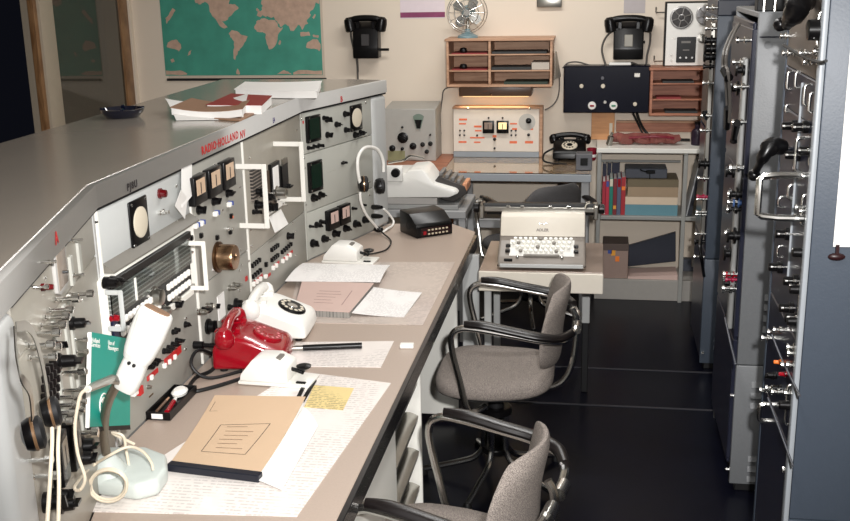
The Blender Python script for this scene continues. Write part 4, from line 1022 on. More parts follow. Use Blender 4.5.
prof = [(-.235, .012), (-.24, .03), (-.215, .052), (-.10, .098), (-.085, .118), (-.045, .178), (-.02, .19), (.14, .19), (.165, .17), (.17, .012)]
g = G(); g.prism([(y, z) for y, z in prof], 'x', -W, W, .010, 3); g.done('body', TYPEG, tw, smooth=40)
hood = [(-.094, .112), (-.048, .184), (-.022, .1965), (.12, .1965), (.12, .186), (-.018, .186), (-.042, .176), (-.086, .108)]
g = G(); g.prism([(y - .004, z + .001) for y, z in hood], 'x', -W + .004, W - .004, .003, 2); hd = g.done('hood', BEIGE, tw, smooth=40)
G().box(-W + .01, W - .01, -.2415, -.235, .012, .028, .002, 1).done('front_strip', POSTW, tw)
def slope(y): return .052 + (y + .215) * (.046 / .115)
kbp = G().prism([(-.21, slope(-.21) + .0005), (-.105, slope(-.105) + .0005), (-.105, slope(-.105) + .003), (-.21, slope(-.21) + .003)], 'x', -.135, .135).done('key_well', mat('key_well', (226, 224, 218), .5), tw)
for rI in range(4):
    y = -.188 + rI * .0235; nk = (9, 11, 12, 12)[rI]
    for k in range(nk):
        x = (k - (nk - 1) / 2) * .0212 + (.004 if rI % 2 else -.003)
        kk = G(); kk.lathe([(.0075, .0), (.0085, .006), (.0075, .0085), (.004, .0078)], (x, y, slope(y) + .006 + .002 * rI), (0, -.35, 1), 10)
        kk.done('key', mat('key_white', (240, 238, 230), .3) if (k * 5 + rI) % 7 else mat('key_grey', (130, 124, 116), .4), tw)
for sx in (-1, 1):
    for y in (-.15, -.185): G().box(sx * .142 - .010, sx * .142 + .010, y - .009, y + .009, slope(y), slope(y) + .012, .002, 1).done('shift_key', BRPLAS, tw)
    G().ball((sx * (W - .012) + .003 * sx, -.215, .012), .012).done('foot', CHROME, tw)
G().box(-.075, .075, -.221, -.21, slope(-.218) + .004, slope(-.218) + .014, .003, 2).done('space_bar', mat('key_grey', (130, 124, 116)), tw)
for sx in (-.1, .085): G().lathe([(.007, 0), (.007, .008), (.004, .01)], (sx, -.219, slope(-.219) + .0), (0, -.3, 1), 10).done('tab_key', CHROME, tw)
G().box(-.155, -.12, -.2345, -.225, .036, .048, .002, 1).done('name_plate', BLACK, tw)
words('maker_name', 'ADLER', .017, TYPEG, hd, (-.0, -.0872, .1325), (math.radians(57), 0, 0), .0006, 'CENTER', .0007)
g = G(); 
for a in (-.9, .9): g.box(-.010, .010, -.001, .001, -.0011, .0011, mtx=Matrix.Translation((.0 + math.copysign(.009, a), -.0695, .1612)) @ Matrix.Rotation(math.radians(57), 4, 'X') @ Matrix.Rotation(math.copysign(.12, a), 4, 'Z'))
g.ball((0, -.0690, .1608), .004); g.done('emblem', CHROME, hd)
cg = thing_part = None
c_ = G().cyl((-.27, .035, .205), (.235, .035, .205), .021, n=20).done('platen', BLACKM, tw)
G().box(-.255, .22, .0, .012, .196, .216, .002, 1).done('paper_bail', STEEL, tw)
G().box(-.275, -.255, -.01, .09, .165, .225, .004, 1).done('carriage_end', STEEL, tw); G().box(.215, .235, -.01, .09, .165, .225, .004, 1).done('carriage_end', STEEL, tw)
G().box(-.25, .215, .058, .085, .170, .222, .003, 1).done('carriage_rail', BLACK, tw)
for x0, x1 in ((-.305, -.276), (.236, .262)): G().lathe([(.018, 0), (.022, .004), (.022, .022), (.016, abs(x1 - x0))], (x0, .035, .205), (1, 0, 0), 16).done('platen_knob', BLACK, tw)
G().tube([(-.262, .0, .222), (-.262, -.025, .250), (-.268, -.045, .258), (-.285, -.06, .250)], .005, 8, smooth=4).done('return_lever', CHROME, tw)
G().tube([(.18, .0, .218), (.185, -.012, .238), (.20, -.02, .246)], .006, 8, smooth=4).done('release_lever', CHROME, tw)
for x in (-.16, -.10, .02, .10): G().box(x, x + .018, -.004, .004, .212, .224, .002, 1).done('margin_stop', CHROME, tw)
# ------------------------------------------------------------------ back table with glass, desk panel etc.
BT = Vector((-.42, 6.05, 0)); ZB = .82; YT = 5.75
bt = thing('back_table', 'grey steel framed table with a glass top against the back wall', 'table', BT)
tb('table_top', mat('tan_blotter', (214, 182, 150), .5), -.86, -.035, YT + .012, 6.385, ZB - .03, ZB - .007, .002, bt, BT)
tb('front_rail', RACKL, -.86, -.03, YT, YT + .011, ZB - .045, ZB - .004, .002, bt, BT)
tb('glass_top', mat('table_glass', (250, 250, 246), .02, trans=1, var=0, ior=1.6), -.86, -.035, YT + .012, 6.385, ZB - .0068, ZB, .0, bt, BT)
for x in (-.80, -.085):
    for y in (YT + .02, 6.32): tb('leg', mat('grey_steel_paint', (158, 158, 158), .4), x, x + .045, y, y + .045, 0, ZB - .031, .004, bt, BT)
    tb('side_rail', mat('grey_steel_paint', (130, 130, 130)), x + .005, x + .04, YT + .066, 6.319, .45, .49, .003, bt, BT)
tb('front_stretcher', mat('grey_steel_paint', (130, 130, 130)), -.754, -.52, YT + .025, YT + .06, .50, .55, .003, bt, BT)
# lit control panel
cpn = thing('control_panel', 'pale panel with two square meters and orange lettering on the back table', 'control panel', (-.62, 6.27, ZB + .0005)); co = cpn.location
fr2 = Fr(co, 0)
def wl2(x, y, off=0): return fr2.px(x, y, off)
p0, p1 = wl2(453, 109), wl2(539, 152)
pw0, pw1, ph = p0.x, p1.x, p0.z
G().box(pw0, pw1, 0, .09, .034, ph, .003, 1).done('face_plate', mat('panel_cream', (228, 216, 202), .45), cpn)
G().box(pw0, pw1, -.003, .09, .0, .033, .002, 1).done('base_strip', RACKL, cpn)
G().box(pw0 - .004, pw1 + .02, -.004, .11, ph, ph + .012, .002, 1).done('top_frame', WOODL, cpn); G().box(pw1 + .001, pw1 + .02, -.004, .11, 0, ph, .002, 1).done('side_frame', WOODL, cpn)
class Q_: pass
cq = Q_(); cq.root = cpn; cq.fr = fr2; cq.f = 0
for x0, x1, f in ((482.5, 494, mat('grey_meter_glass', (150, 130, 116), .3)), (496.5, 508.5, LAMPW)):
    b = meter(cq, x0, 121, x1, 133.5, f, .02, name='square_meter')
for x, y in ((488.5, 118), (502.5, 118)): kn(cq, x, y, .012, .01, BLACK)
for cx, cy in ((462, 133), (513.5, 133)):
    for dx in (-2.2, 2.2):
        for dy in (-2.3, 2.3): kn(cq, cx + dx, cy + dy, .012, .012, BLACK)
for x, y, d in ((477, 135.5, .012), (494.5, 139.5, .02), (494.5, 148.5, .014), (528.5, 135, .018)): kn(cq, x, y, d, .016)
G().lathe([(.05, 0), (.05, .0015)], (wl2(527, 122).x, 0, wl2(527, 122).z), (0, -1, 0), 24).done('dial_plate', mat('light_grey_dial', (190, 186, 178), .4), cpn); kn(cq, 528.5, 121, .034, .024)
for a in ((459, 118.5, 467, 120.5), (459, 123, 466, 124.5), (458.5, 141, 466.5, 143), (474, 125.5, 481.5, 127.5), (475, 130, 481.5, 131.5), (470, 137, 484.5, 138.5), (474, 141.5, 480.5, 143), (510, 123, 517, 124.5), (512, 128, 517, 130), (509.5, 141, 517, 143.5), (524.5, 126.5, 533, 130), (525, 141, 533, 143.5), (492.5, 135, 496.5, 137.5)): rc(cq, *a, .001, ORANGE, 'orange_lettering')
for x in (468, 530): G().ball((wl2(x, 109.5).x, -.006, ph + .004), .008).done('clip', CHROME, cpn)
# wood strip lamp below the pigeonholes
sl = thing('strip_lamp', 'dark brown strip lamp under the left pigeonhole shelf, lighting the panel below', 'lamp', aty(494, 90, 6.30)); so = sl.location
a, b = aty(460, 84, 6.30) - so, aty(532, 97, 6.30) - so
g = G().box(a.x, b.x, -.05, .098, b.z + .01, a.z, .006, 2); g.done('lamp_housing', DARKB, sl)
G().box(a.x + .02, b.x - .02, -.03, .06, b.z + .004, b.z + .010).done('lamp_tube', mat('warm_tube', (255, 214, 150), .4, emit=1.2), sl)
G().ball((aty(491, 94.5, 6.24) - so), .007).done('switch', BRASS, sl)
# grey signal generator behind the teleprinter on a side table
sg_ = thing('side_table', 'brown wooden side table mostly hidden behind the far end of the console', 'table', (-1.15, 6.05, 0)); s2 = sg_.location
tb('table_top', WOODR, -1.42, -.865, 5.85, 6.385, ZB - .03, ZB, .003, sg_, s2)
for x in (-1.40, -.91):
    for y in (5.87, 6.33): tb('leg', WOODR, x, x + .04, y, y + .04, 0, ZB - .031, .003, sg_, s2)
ig = thing('signal_generator', 'grey instrument case with a round meter and black knobs behind the teleprinter', 'instrument', (-1.10, 6.12, ZB + .0005)); ig_o = ig.location
fi = Fr(ig_o, 0); iq = Q_(); iq.root = ig; iq.fr = fi; iq.f = 0
a = fi.px(384, 109); b = fi.px(436, 165)
G().prism([(0, 0), (.24, 0), (.24, a.z + .02), (.004, a.z)], 'x', a.x, b.x, .004, 1).done('case', mat('instrument_grey', (172, 169, 162), .45), ig)
p = fi.px(418.5, 121); 
g = G(); g.prism([(p.x + .042 * math.cos(t), p.z + .042 * math.sin(t)) for t in [PI * .22 + PI * .56 * i / 10 for i in range(11)]] + [(p.x - .012, p.z - .045), (p.x + .012, p.z - .045)], 'y', -.006, .001); mm_ = g.done('fan_meter', mat('green_grey', (120, 136, 124), .25), ig)
g = G(); g.prism([(p.x - .022, p.z + .008), (p.x - .010, p.z - .043), (p.x + .010, p.z - .043), (p.x + .022, p.z + .008)], 'y', -.008, -.0061); g.done('meter_mask', BLACK, mm_)
for x, y, d in ((402.5, 138, .066), (412.7, 146.5, .042), (392, 148.5, .038), (422.3, 144.8, .028), (430, 144, .028), (426.5, 152, .026), (402, 127.5, .014), (430, 135, .012), (402, 149, .02)): kn(iq, x, y, d, .022)
G().box(fi.px(388, 153).x, fi.px(405, 153).x, -.004, .001, .0, .06).done('olive_plate', mat('olive_plate', (140, 140, 104), .5), ig)
# teleprinter on its low stand
tp_ = thing('teleprinter', 'white teleprinter seen from its side beyond the black intercom', 'teleprinter', (-.88, 5.25, .72)); t0_ = tp_.location
ft = Fr(t0_, 0)
pf = [(385, 175), (392, 174), (404.5, 174), (408, 171), (422, 170), (426, 173), (434, 184), (455, 190), (458, 193.5), (449, 197.5), (385, 198)]
pp_ = [(ft.px(x, y).x, ft.px(x, y).z) for x, y in pf]
pp_[0] = (pp_[0][0] - .1, pp_[0][1]); pp_[-1] = (pp_[-1][0] - .1, pp_[-1][1])
G().prism(pp_, 'y', 0, .27, .006, 2).done('cover', WHITE, tp_)
zb_ = ft.px(420, 198).z
G().box(pp_[0][0], ft.px(437, 200).x, .002, .265, zb_ - .035, zb_ - .0005, .002, 1).done('base_band', mat('band_grey', (168, 164, 160), .4), tp_)
G().box(pp_[0][0], ft.px(458, 208).x, -.005, .40, .0, zb_ - .036, .003, 1).done('tray', mat('tray_grey', (150, 150, 148), .4), tp_)
kx0, kx1 = ft.px(437, 180).x, ft.px(474, 186).x; kz0, kz1 = ft.px(440, 176).z, ft.px(468, 192).z
g = G(); g.prism([(ft.px(433, 182).x, ft.px(433, 183).z), (ft.px(437, 178).x, ft.px(437, 178).z), (ft.px(463, 189).x, ft.px(463, 189).z), (ft.px(466, 192).x, ft.px(466, 196).z), (ft.px(452, 200).x, zb_ - .03), (ft.px(440, 198).x, zb_ - .02)], 'y', .06, .25, .003, 1); kbd = g.done('keyboard', mat('dark_kb', (58, 54, 52), .4), tp_)
for k in range(4):
    x, y = 438.5 + k * 6, 176 + k * 2.7
    p = ft.px(x, y)
    G().box(p.x - .010, p.x + .010, .08, .23, p.z - .016, p.z + .006, .004, 1, mtx=None).done('key_row', mat('kb_grey', (128, 126, 124), .4), kbd)
G().box(ft.px(460.5, 186).x, ft.px(465, 186).x, .07, .24, ft.px(464, 195).z, ft.px(464, 186.5).z, .003, 1).done('wood_rest', mat('orange_wood', (214, 150, 112), .5), kbd)
p = ft.px(396.5, 172, -.01)
G().box(ft.px(386, 175).x, ft.px(403.5, 175).x, -.03, -.0005, ft.px(396, 180.5).z, ft.px(396, 165).z, .005, 2).done('side_box', WHITE, tp_)
G().lathe([(.024, 0), (.022, .018)], (p.x, -.03, p.z), (0, -1, 0), 18).done('side_knob', BLACK, tp_)
G().tube([ft.px(388, 163, .05), ft.px(396, 161.5, .05), ft.px(404, 160, .05), ft.px(411, 155.5, .05), ft.px(424, 158, .05)], .006, 8, smooth=4).done('paper_bar', CHROME, tp_)
ts = thing('teleprinter_stand', 'low grey stand carrying the white teleprinter', 'stand', (-.88, 5.43, 0)); s3 = ts.location
tb('stand_top', mat('grey_steel_paint', (130, 130, 130)), -1.2, -.66, 5.22, 5.66, .68, .719, .003, ts, s3)
for x in (-1.18, -.70):
    for y in (5.24, 5.61): tb('leg', mat('grey_steel_paint', (130, 130, 130)), x, x + .035, y, y + .035, 0, .679, .002, ts, s3)
# black telephone on the back table
bp0 = aty(571, 150, 6.15); 
bph = desk_phone('black desk telephone with a cream dial on the back table', BLACK, Vector((bp0.x - .01, 6.24, ZB + .0005)), -PI / 2, [([Vector((bp0.x - .10, 6.16, ZB + .08)), Vector((bp0.x - .16, 6.12, ZB + .05)), Vector((bp0.x - .15, 6.05, ZB + .012)), Vector((bp0.x - .02, 6.0, ZB + .008))], .006)], SCREEN, 1)
bph.scale = (.92, .96, .96)
tdp = thing('tape_dispenser', 'small grey box with a dark square hole at the right front of the back table', 'dispenser', aty(585, 168, 5.86)); tdp.location.z = ZB + .0005; q0 = tdp.location
ftd = Fr(q0, 0); a = ftd.px(576, 154); b = ftd.px(592, 171)
G().box(a.x, b.x, 0, .10, 0, a.z, .003, 1).done('case', mat('grey_blue_box', (92, 92, 96), .4), tdp); G().box(a.x + .025, b.x - .025, -.002, .001, a.z * .3, a.z * .75).done('slot', BLACK, tdp)
rp = thing('red_cup', 'small dark red pot beside the black desk telephone', 'pot', (aty(594, 145, 6.2).x - .012, 6.2, ZB + .0005))
G().lathe([(.022, 0), (.028, .012), (.028, .07), (.024, .072), (.022, .01)], (0, 0, 0), (0, 0, 1), 18).done('pot', mat('dark_red_glaze', (130, 26, 44), .3), rp)
G().lathe([(.0285, .02), (.0290, .022), (.0290, .034), (.0285, .036)], (0, 0, 0), (0, 0, 1), 18, cap=False).done('band', WHITE, rp)
# ------------------------------------------------------------------ white shelf unit on the right
sh = thing('shelf_unit', 'white and grey open shelf unit against the back wall holding books', 'shelf', (.35, 6.22, 0)); ho = sh.location
YS = 6.06
SG = mat('shelf_grey', (150, 150, 146), .4)
tb('top_board', WHITEP, -.005, .86, YS - .01, 6.39, .888, .915, .003, sh, ho)
tb('middle_board', SG, .025, .86, YS, 6.39, .495, .517, .003, sh, ho)
tb('plinth', mat('plinth_grey', (160, 156, 150), .5), .0, .86, YS + .03, 6.37, 0, .125, .002, sh, ho)
for x in (.0, .485, .60): tb('post', SG, x + .001, x + .024, YS - .002, YS + .024, .0 if x != .0 else .126, .887, .002, sh, ho)
for x in (.0,): tb('post', SG, x + .001, x + .024, 6.36, 6.384, .126, .887, .002, sh, ho)
tb('back_board', CREAM, .026, .86, 6.386, 6.393, .126, .887, .001, sh, ho)
tb('rail', SG, .026, .484, YS + .20, YS + .215, .80, .812, .001, sh, ho)
def book(label, x0, x1, z0, z1, m, y0=YS + .03, d=.2, spine=None, flat=False, group=None, pm=PAPER):
    r = thing('book', label, 'book', ((x0 + x1) / 2, y0 + d / 2, z0), 0, group)
    w = (x1 - x0) / 2; h = z1 - z0
    if flat:
        G().box(-w, w, -d / 2, d / 2, 0, .003).box(-w, w, -d / 2, d / 2, h - .003, h).box(-w, w, -d / 2, -d / 2 + .004, .003, h - .003).done('cover', m, r)
        G().box(-w + .004, w - .004, -d / 2 + .0045, d / 2 - .004, .0032, h - .0032).done('page_block', pm, r)
    else:
        t = min(.003, w * .3)
        G().box(-w, -w + t, -d / 2, d / 2, 0, h).box(w - t, w, -d / 2, d / 2, 0, h).box(-w + t, w - t, -d / 2, -d / 2 + .004, 0, h).done('cover', m, r)
        G().box(-w + t + .0002, w - t - .0002, -d / 2 + .0045, d / 2 - .004, .003, h - .004).done('page_block', pm, r)
        if spine: G().box(-w * .8, w * .8, -d / 2 - .0008, -d / 2 + .001, h * spine[0], h * spine[1]).done('spine_label', spine[2], r)
    return r
def bx(px): return aty(px, 190, YS + .03).x
def bz(py): return aty(640, py, YS + .03).z
z0 = .5175; GR = 'books on the white shelf'
books = [('narrow red book with white foot, leftmost on the white shelf', 602.4, 605.6, 182, mat('book_red', (170, 40, 58), .5), (.02, .28, WHITE)),
         ('narrow red book with a blue top, second from the left on the white shelf', 605.9, 609.2, 181, mat('book_crimson', (180, 44, 66), .5), (.82, .98, BLUEP)),
         ('green book with cream top between the red books on the white shelf', 609.5, 613.0, 178.5, mat('book_green', (24, 120, 104), .5), (.78, .98, SCREEN)),
         ('red and black book with a yellow mark right of the green book', 613.3, 616.9, 179, mat('book_dark_red', (120, 36, 44), .5), (.16, .26, mat('yellow_mark', (230, 160, 60), .5))),
         ('blue-grey book with red ends in the middle of the upright row', 617.2, 621.0, 178, mat('book_slate', (84, 92, 116), .5), (.75, .97, RED)),
         ('red book with an orange mark near the top, rightmost upright book', 621.3, 625.6, 177.5, mat('book_scarlet', (160, 38, 46), .5), (.66, .76, mat('orange_mark', (240, 130, 50), .5)))]
for lab, a, b, yt, m, sp in books: book(lab, bx(a), bx(b), z0, bz(yt), m, spine=sp, group=GR)
for i, (a, b, lab) in enumerate(((602.6, 606.8, 'dark navy binder behind the narrow red books'), (607.2, 611.4, 'dark navy binder behind the green book'), (611.8, 619.8, 'thick navy binder with a pale spine label behind the upright books'))):
    r = book(lab, aty(a, 170, 6.30).x + .002, aty(b, 170, 6.30).x - .001, z0, aty(610, 163 - i * .5, 6.30).z, mat('navy_cloth', (32, 36, 60), .5), 6.275, .10, ((.3, .5, mat('pale_blue', (150, 170, 210), .5)) if i == 2 else None), group='binders behind the books')
lay = [('pale book with a blue cover, lowest of the lying stack', 624.8, 679.5, 208.3, mat('book_teal_blue', (96, 140, 152), .5), PAPER), ('cream lying book with white pages above the blue one', 625, 679, 197.5, mat('cream_cover', (214, 194, 170), .6), PAPER),
       ('thick tan book lying in the middle of the stack', 627, 679.3, 185.5, mat('tan_pages', (160, 138, 112), .6), mat('tan_edges', (150, 128, 100), .7)), ('olive brown book lying on top of the stack', 626.5, 679.5, 179.2, mat('olive_cover', (110, 98, 76), .6), mat('tan_edges', (150, 128, 100)))]
zz = z0; zt_ = [bz(204.6), bz(197), bz(187), bz(180)]
for (lab, a, b, _, m, pm), zz1 in zip(lay, zt_):
    book(lab, bx(a) + .004, bx(b) - .006, zz + .0003, zz1, m, flat=True, d=.24, group=None, pm=pm); zz = zz1 + .0003
bb = thing('file_box', 'dark blue-grey box with a black plug on it lying on the stacked books', 'box', (bx(646) , YS + .17, zz + .0003))
w_ = (bx(668) - bx(626)) / 2; G().box(-w_, w_, -.09, .09, 0, .055, .003, 1).done('box', mat('slate_box', (74, 78, 88), .5), bb)
g = G(); g.box(.0, .05, -.105, -.0905, .03, .05, .003, 1); g.tube([(.0, -.098, .04), (-.03, -.11, .05), (-.035, -.11, .06)], .004, 6).tube([(.02, -.098, .03), (.02, -.11, -.01), (.018, -.115, -.03)], .003, 6); g.done('black_plug', BLACK, bb)
lv = thing('leaning_folder', 'dark folder with a pale edge leaning in the right bay of the white shelf', 'folder', (.565, YS + .12, z0))
g = G(); g.prism([(-.045, 0), (-.02, 0), (.03, .33), (.012, .335)], 'y', -.09, .12, .002, 1); g.done('cover', mat('dark_folder', (40, 42, 50), .5), lv)
g = G(); g.prism([(-.052, .002), (-.0455, 0), (.0105, .30), (.004, .302)], 'y', -.092, .118); g.done('pale_edge', mat('pale_edge', (176, 178, 180), .4), lv)
# lower shelf
zp = .1255
fb = thing('cardboard_box', 'brown cardboard box with yellow and orange marks on the lower shelf', 'box', (aty(615, 260, YS + .05).x, YS + .12, zp)); fo = fb.location; ff = Fr((fo.x, YS + .05, zp), 0)
a, b = ff.px(603.5, 247), ff.px(627.5, 277)
G().box(a.x, b.x, -.07, .12, 0, a.z - .02, .002, 1).done('box', mat('kraft_grey', (150, 128, 118), .7), fb); G().box(a.x - .002, b.x + .002, -.072, .122, a.z - .0195, a.z + .02, .002, 1).done('lid', mat('kraft_dark', (92, 78, 72), .7), fb)
for x, y, c in ((610, 254, BLUEP), (613.5, 256, mat('yellow_mark', (230, 160, 60))), (617.5, 262, mat('orange_mark', (240, 130, 50)))):
    p = ff.px(x, y, -.07); G().box(p.x - .012, p.x + .012, -.0712, -.0695, p.z - .016, p.z + .016).done('printed_mark', c, fb)
nb = thing('dark_binder', 'large dark navy binder with pinkish page edge lying tilted on the lower shelf', 'binder', (aty(650, 265, YS + .06).x, YS + .12, zp)); fn_ = Fr((nb.location.x, YS + .04, zp), 0)
q = [fn_.px(x, y) for x, y in ((629, 272), (629, 255), (678, 241), (678, 271))]
for k in (0, 3): q[k].z = max(q[k].z, .0)
q[0].z = .018
def back(p): return p
g = G(); g.prism([(p.x, p.z + .004) for p in (q[0], q[1], q[2], q[3])][::-1], 'y', .12, .15, .002, 1); g.done('cover', mat('navy_binder', (34, 38, 52), .4), nb)
g = G(); pA = fn_.px(626, 279, -.06); pB = fn_.px(678, 272, -.06)
g.prism([(q[0].x - .005, .0), (q[3].x, .0), (q[3].x, .03), (q[0].x - .005, .012)], 'y', -.07, .118); g.done('page_block', PINKM, nb)
sb_ = thing('switch_box', 'dark wall socket box with a white button low in the right shelf bay', 'socket', (aty(693, 268, 6.3).x, 6.30, zp)); fs_ = Fr((sb_.location.x, 6.3, zp), 0)
a, b = fs_.px(682, 259), fs_.px(700, 279); G().box(-.07, .05, 0, .05, 0, a.z, .004, 1).done('box', mat('slate_box', (74, 78, 88)), sb_)
p = fs_.px(693, 274.5); G().lathe([(.014, 0), (.014, .012)], (p.x, -.0, p.z), (0, -1, 0), 14).done('white_button', WHITE, sb_); G().box(p.x - .012, p.x + .012, -.006, .001, p.z + .05, p.z + .10, .002, 1).done('metal_latch', STEEL, sb_)
# clutter on top of the shelf
rb = thing('plastic_bag', 'crumpled dark red and clear plastic bag lying on top of the white shelf', 'bag', (aty(640, 140, 6.2).x, 6.2, .9155)); rbf = Fr(rb.location, 0)
g = G(); random.seed(11)
P = [Vector((rbf.px(612 + i * 5.6, 137).x, .02 * math.sin(i * 2.1), .035 + .006 * math.sin(i * 1.7))) for i in range(13)]
g.tube(P, [.02, .03, .033, .034, .03, .034, .033, .032, .033, .03, .032, .028, .018], 10)
for v in g.bm.verts: v.co += Vector((random.uniform(-1, 1), random.uniform(-1, 1), random.uniform(-.6, .8))) * .004; v.co.z = max(v.co.z, .0005)
g.done('bag', mat('red_brown_film', (140, 84, 78), .25, var=.35, scale=14), rb, smooth=25)
g = G(); g.tube([(P[3] + Vector((0, -.03, .012))), (P[8] + Vector((0, -.035, .014))), P[11] + Vector((0, -.03, .01))], .008, 8, smooth=3); g.done('red_fold', mat('red_film', (120, 30, 46), .3), rb)
wb = thing('wooden_board', 'orange-brown wooden board leaning on the wall under the navy junction box', 'board', (aty(602, 125, 6.36).x, 6.37, .9155)); wf_ = Fr((wb.location.x, 6.37, .9155), 0)
a, b = wf_.px(592, 100), wf_.px(614, 143); G().box(a.x, b.x, 0, .018, 0, a.z - .0, .002, 1).done('board', pattern('orange_board', (206, 150, 100), (170, 112, 70), 'grain', 6, 50, .5), wb); wb_l = G().box(b.x - .03, b.x - .012, -.002, .001, .02, .10).done('pale_tape', SCREEN, wb)
sp = thing('silver_roll', 'small silver foil roll standing at the left end of the shelf top', 'roll', (aty(609, 140, 6.15).x, 6.16, .9155)); G().lathe([(.018, 0), (.018, .05), (.008, .056), (.008, .075)], (0, 0, 0), (.25, 0, 1), 12).done('roll', STEEL, sp); sp.location.z += .003
ws = thing('wall_ledge', 'reddish wooden ledge board on the wall behind the shelf top', 'ledge', (aty(660, 125, 6.36).x, 6.36, aty(660, 132, 6.36).z)); 
G().box(aty(616, 130, 6.36).x - ws.location.x, .33, 0, .038, 0, aty(660, 121, 6.36).z - ws.location.z - .012, .002, 1).done('board', WOODR, ws); G().box(aty(616, 130, 6.36).x - ws.location.x, .33, -.006, .038, aty(660, 121, 6.36).z - ws.location.z - .0115, aty(660, 121, 6.36).z - ws.location.z, .002, 1).done('lip', WOODL, ws)
bt2 = thing('dark_bottle', 'dark upright bottle-like canister at the right end of the shelf top', 'canister', (aty(698, 135, 6.2).x, 6.2, .9155)); G().lathe([(.035, 0), (.038, .004), (.038, .075), (.03, .09), (.02, .095), (.02, .12)], (0, 0, 0), (0, 0, 1), 18).done('canister', mat('dark_plum', (40, 30, 44), .3), bt2); G().lathe([(.022, .12), (.022, .135)], (0, 0, 0), (0, 0, 1), 14).done('cap', BLACK, bt2)
# ------------------------------------------------------------------ back wall
YW = YB - .0005
def wpt(x, y, off=0): return aty(x, y, YB - off)
wm_ = thing('world_map', 'large green world map poster hanging on the back wall', 'map', wpt(243, 78)); wm_.location.y = YW; mo = wm_.location.copy()
a, b = wpt(162.5, 0), wpt(325.5, 78)
xa, xb, zb_, zt_ = a.x - mo.x, b.x - mo.x, b.z - mo.z, b.z - mo.z + .98
G().box(xa, xb, -.0018, 0, zb_, zt_).done('paper', MAPEDGE, wm_)
sa, sb_2 = wpt(165.5, 70), wpt(323, 75)
G().box(sa.x - mo.x, sb_2.x - mo.x, -.0026, -.0019, sb_2.z - mo.z, zt_ - .03).done('sea', MAPSEA, wm_)
land = [
 [(175, 0), (180, 15), (205, 22), (225, 8), (245, 25), (250, 60), (262, 80), (285, 105), (300, 130), (325, 142), (338, 138), (325, 122), (312, 106), (335, 100), (345, 85), (370, 60), (395, 40), (375, 20), (345, 22), (350, -10), (380, -40), (300, -130), (200, -110), (165, -60)],
 [(345, 165), (360, 150), (385, 155), (410, 175), (440, 182), (430, 205), (415, 230), (400, 245), (390, 265), (380, 285), (378, 300), (368, 290), (368, 260), (372, 230), (370, 205), (352, 185)],
 [(480, 120), (485, 105), (505, 95), (520, 90), (545, 100), (575, 100), (590, 125), (600, 140), (615, 138), (600, 160), (590, 180), (585, 210), (565, 240), (548, 248), (538, 225), (528, 190), (530, 170), (515, 160), (485, 158), (472, 140)],
 [(485, 80), (490, 60), (505, 55), (515, 30), (505, 15), (520, -30), (560, -80), (700, -120), (800, -70), (808, 5), (795, 20), (780, 10), (770, 40), (750, 60), (755, 75), (735, 100), (742, 118), (722, 130), (715, 150), (702, 130), (690, 125), (672, 152), (655, 155), (645, 130), (625, 120), (607, 136), (590, 115), (575, 96), (570, 85), (555, 90), (540, 80), (530, 86), (515, 75), (500, 86)],
 [(730, 235), (740, 210), (765, 195), (785, 195), (800, 215), (806, 240), (800, 255), (780, 245), (750, 242)],
 [(35, 235), (40, 212), (65, 200), (85, 198), (100, 215), (108, 240), (95, 258), (75, 245)],
 [(138, 278), (148, 255), (158, 250), (150, 275)], [(593, 218), (598, 202), (607, 205), (600, 226)], [(28, 90), (45, 75), (62, 40), (78, 52), (58, 85), (35, 120)],
 [(700, 162), (745, 158), (752, 178), (705, 182)], [(768, 172), (795, 178), (790, 190), (765, 184)], [(400, -10), (440, -20), (470, -70), (420, -120), (385, -80)],
 [(30, 352), (100, 352), (135, 365), (135, 373), (30, 373)], [(383, 371), (388, 342), (398, 355), (400, 371)], [(585, 371), (620, 350), (650, 365), (660, 371)], [(668, 373), (672, 360), (700, 350), (812, 352), (812, 373)], [(52, 300), (65, 292), (75, 305), (62, 315)], [(482, 50), (490, 40), (496, 52), (488, 60)], [(762, 88), (775, 68), (780, 74), (768, 95)]]
random.seed(3)
for pl in land:
    pts = []
    for i in range(len(pl)):      # roughen coast
        p0, p1 = Vector(pl[i]), Vector(pl[(i + 1) % len(pl)])
        for k in range(3):
            q = p0.lerp(p1, k / 3)
            if k: q += Vector((random.uniform(-3, 3), random.uniform(-3, 3)))
            w = wpt(160 + q.x / 5, q.y / 5); pts.append((min(max(w.x - mo.x, sa.x - mo.x + .002), sb_2.x - mo.x - .002), max(w.z - mo.z, sb_2.z - mo.z + .001)))
    G().prism(pts, 'y', -.0032, -.0027).done('continent', MAPLAND, wm_, smooth=0)
G().cyl((xa - .008, -.008, zb_ - .006), (xb + .008, -.008, zb_ - .006), .008).done('bottom_rod', BLACKM, wm_)
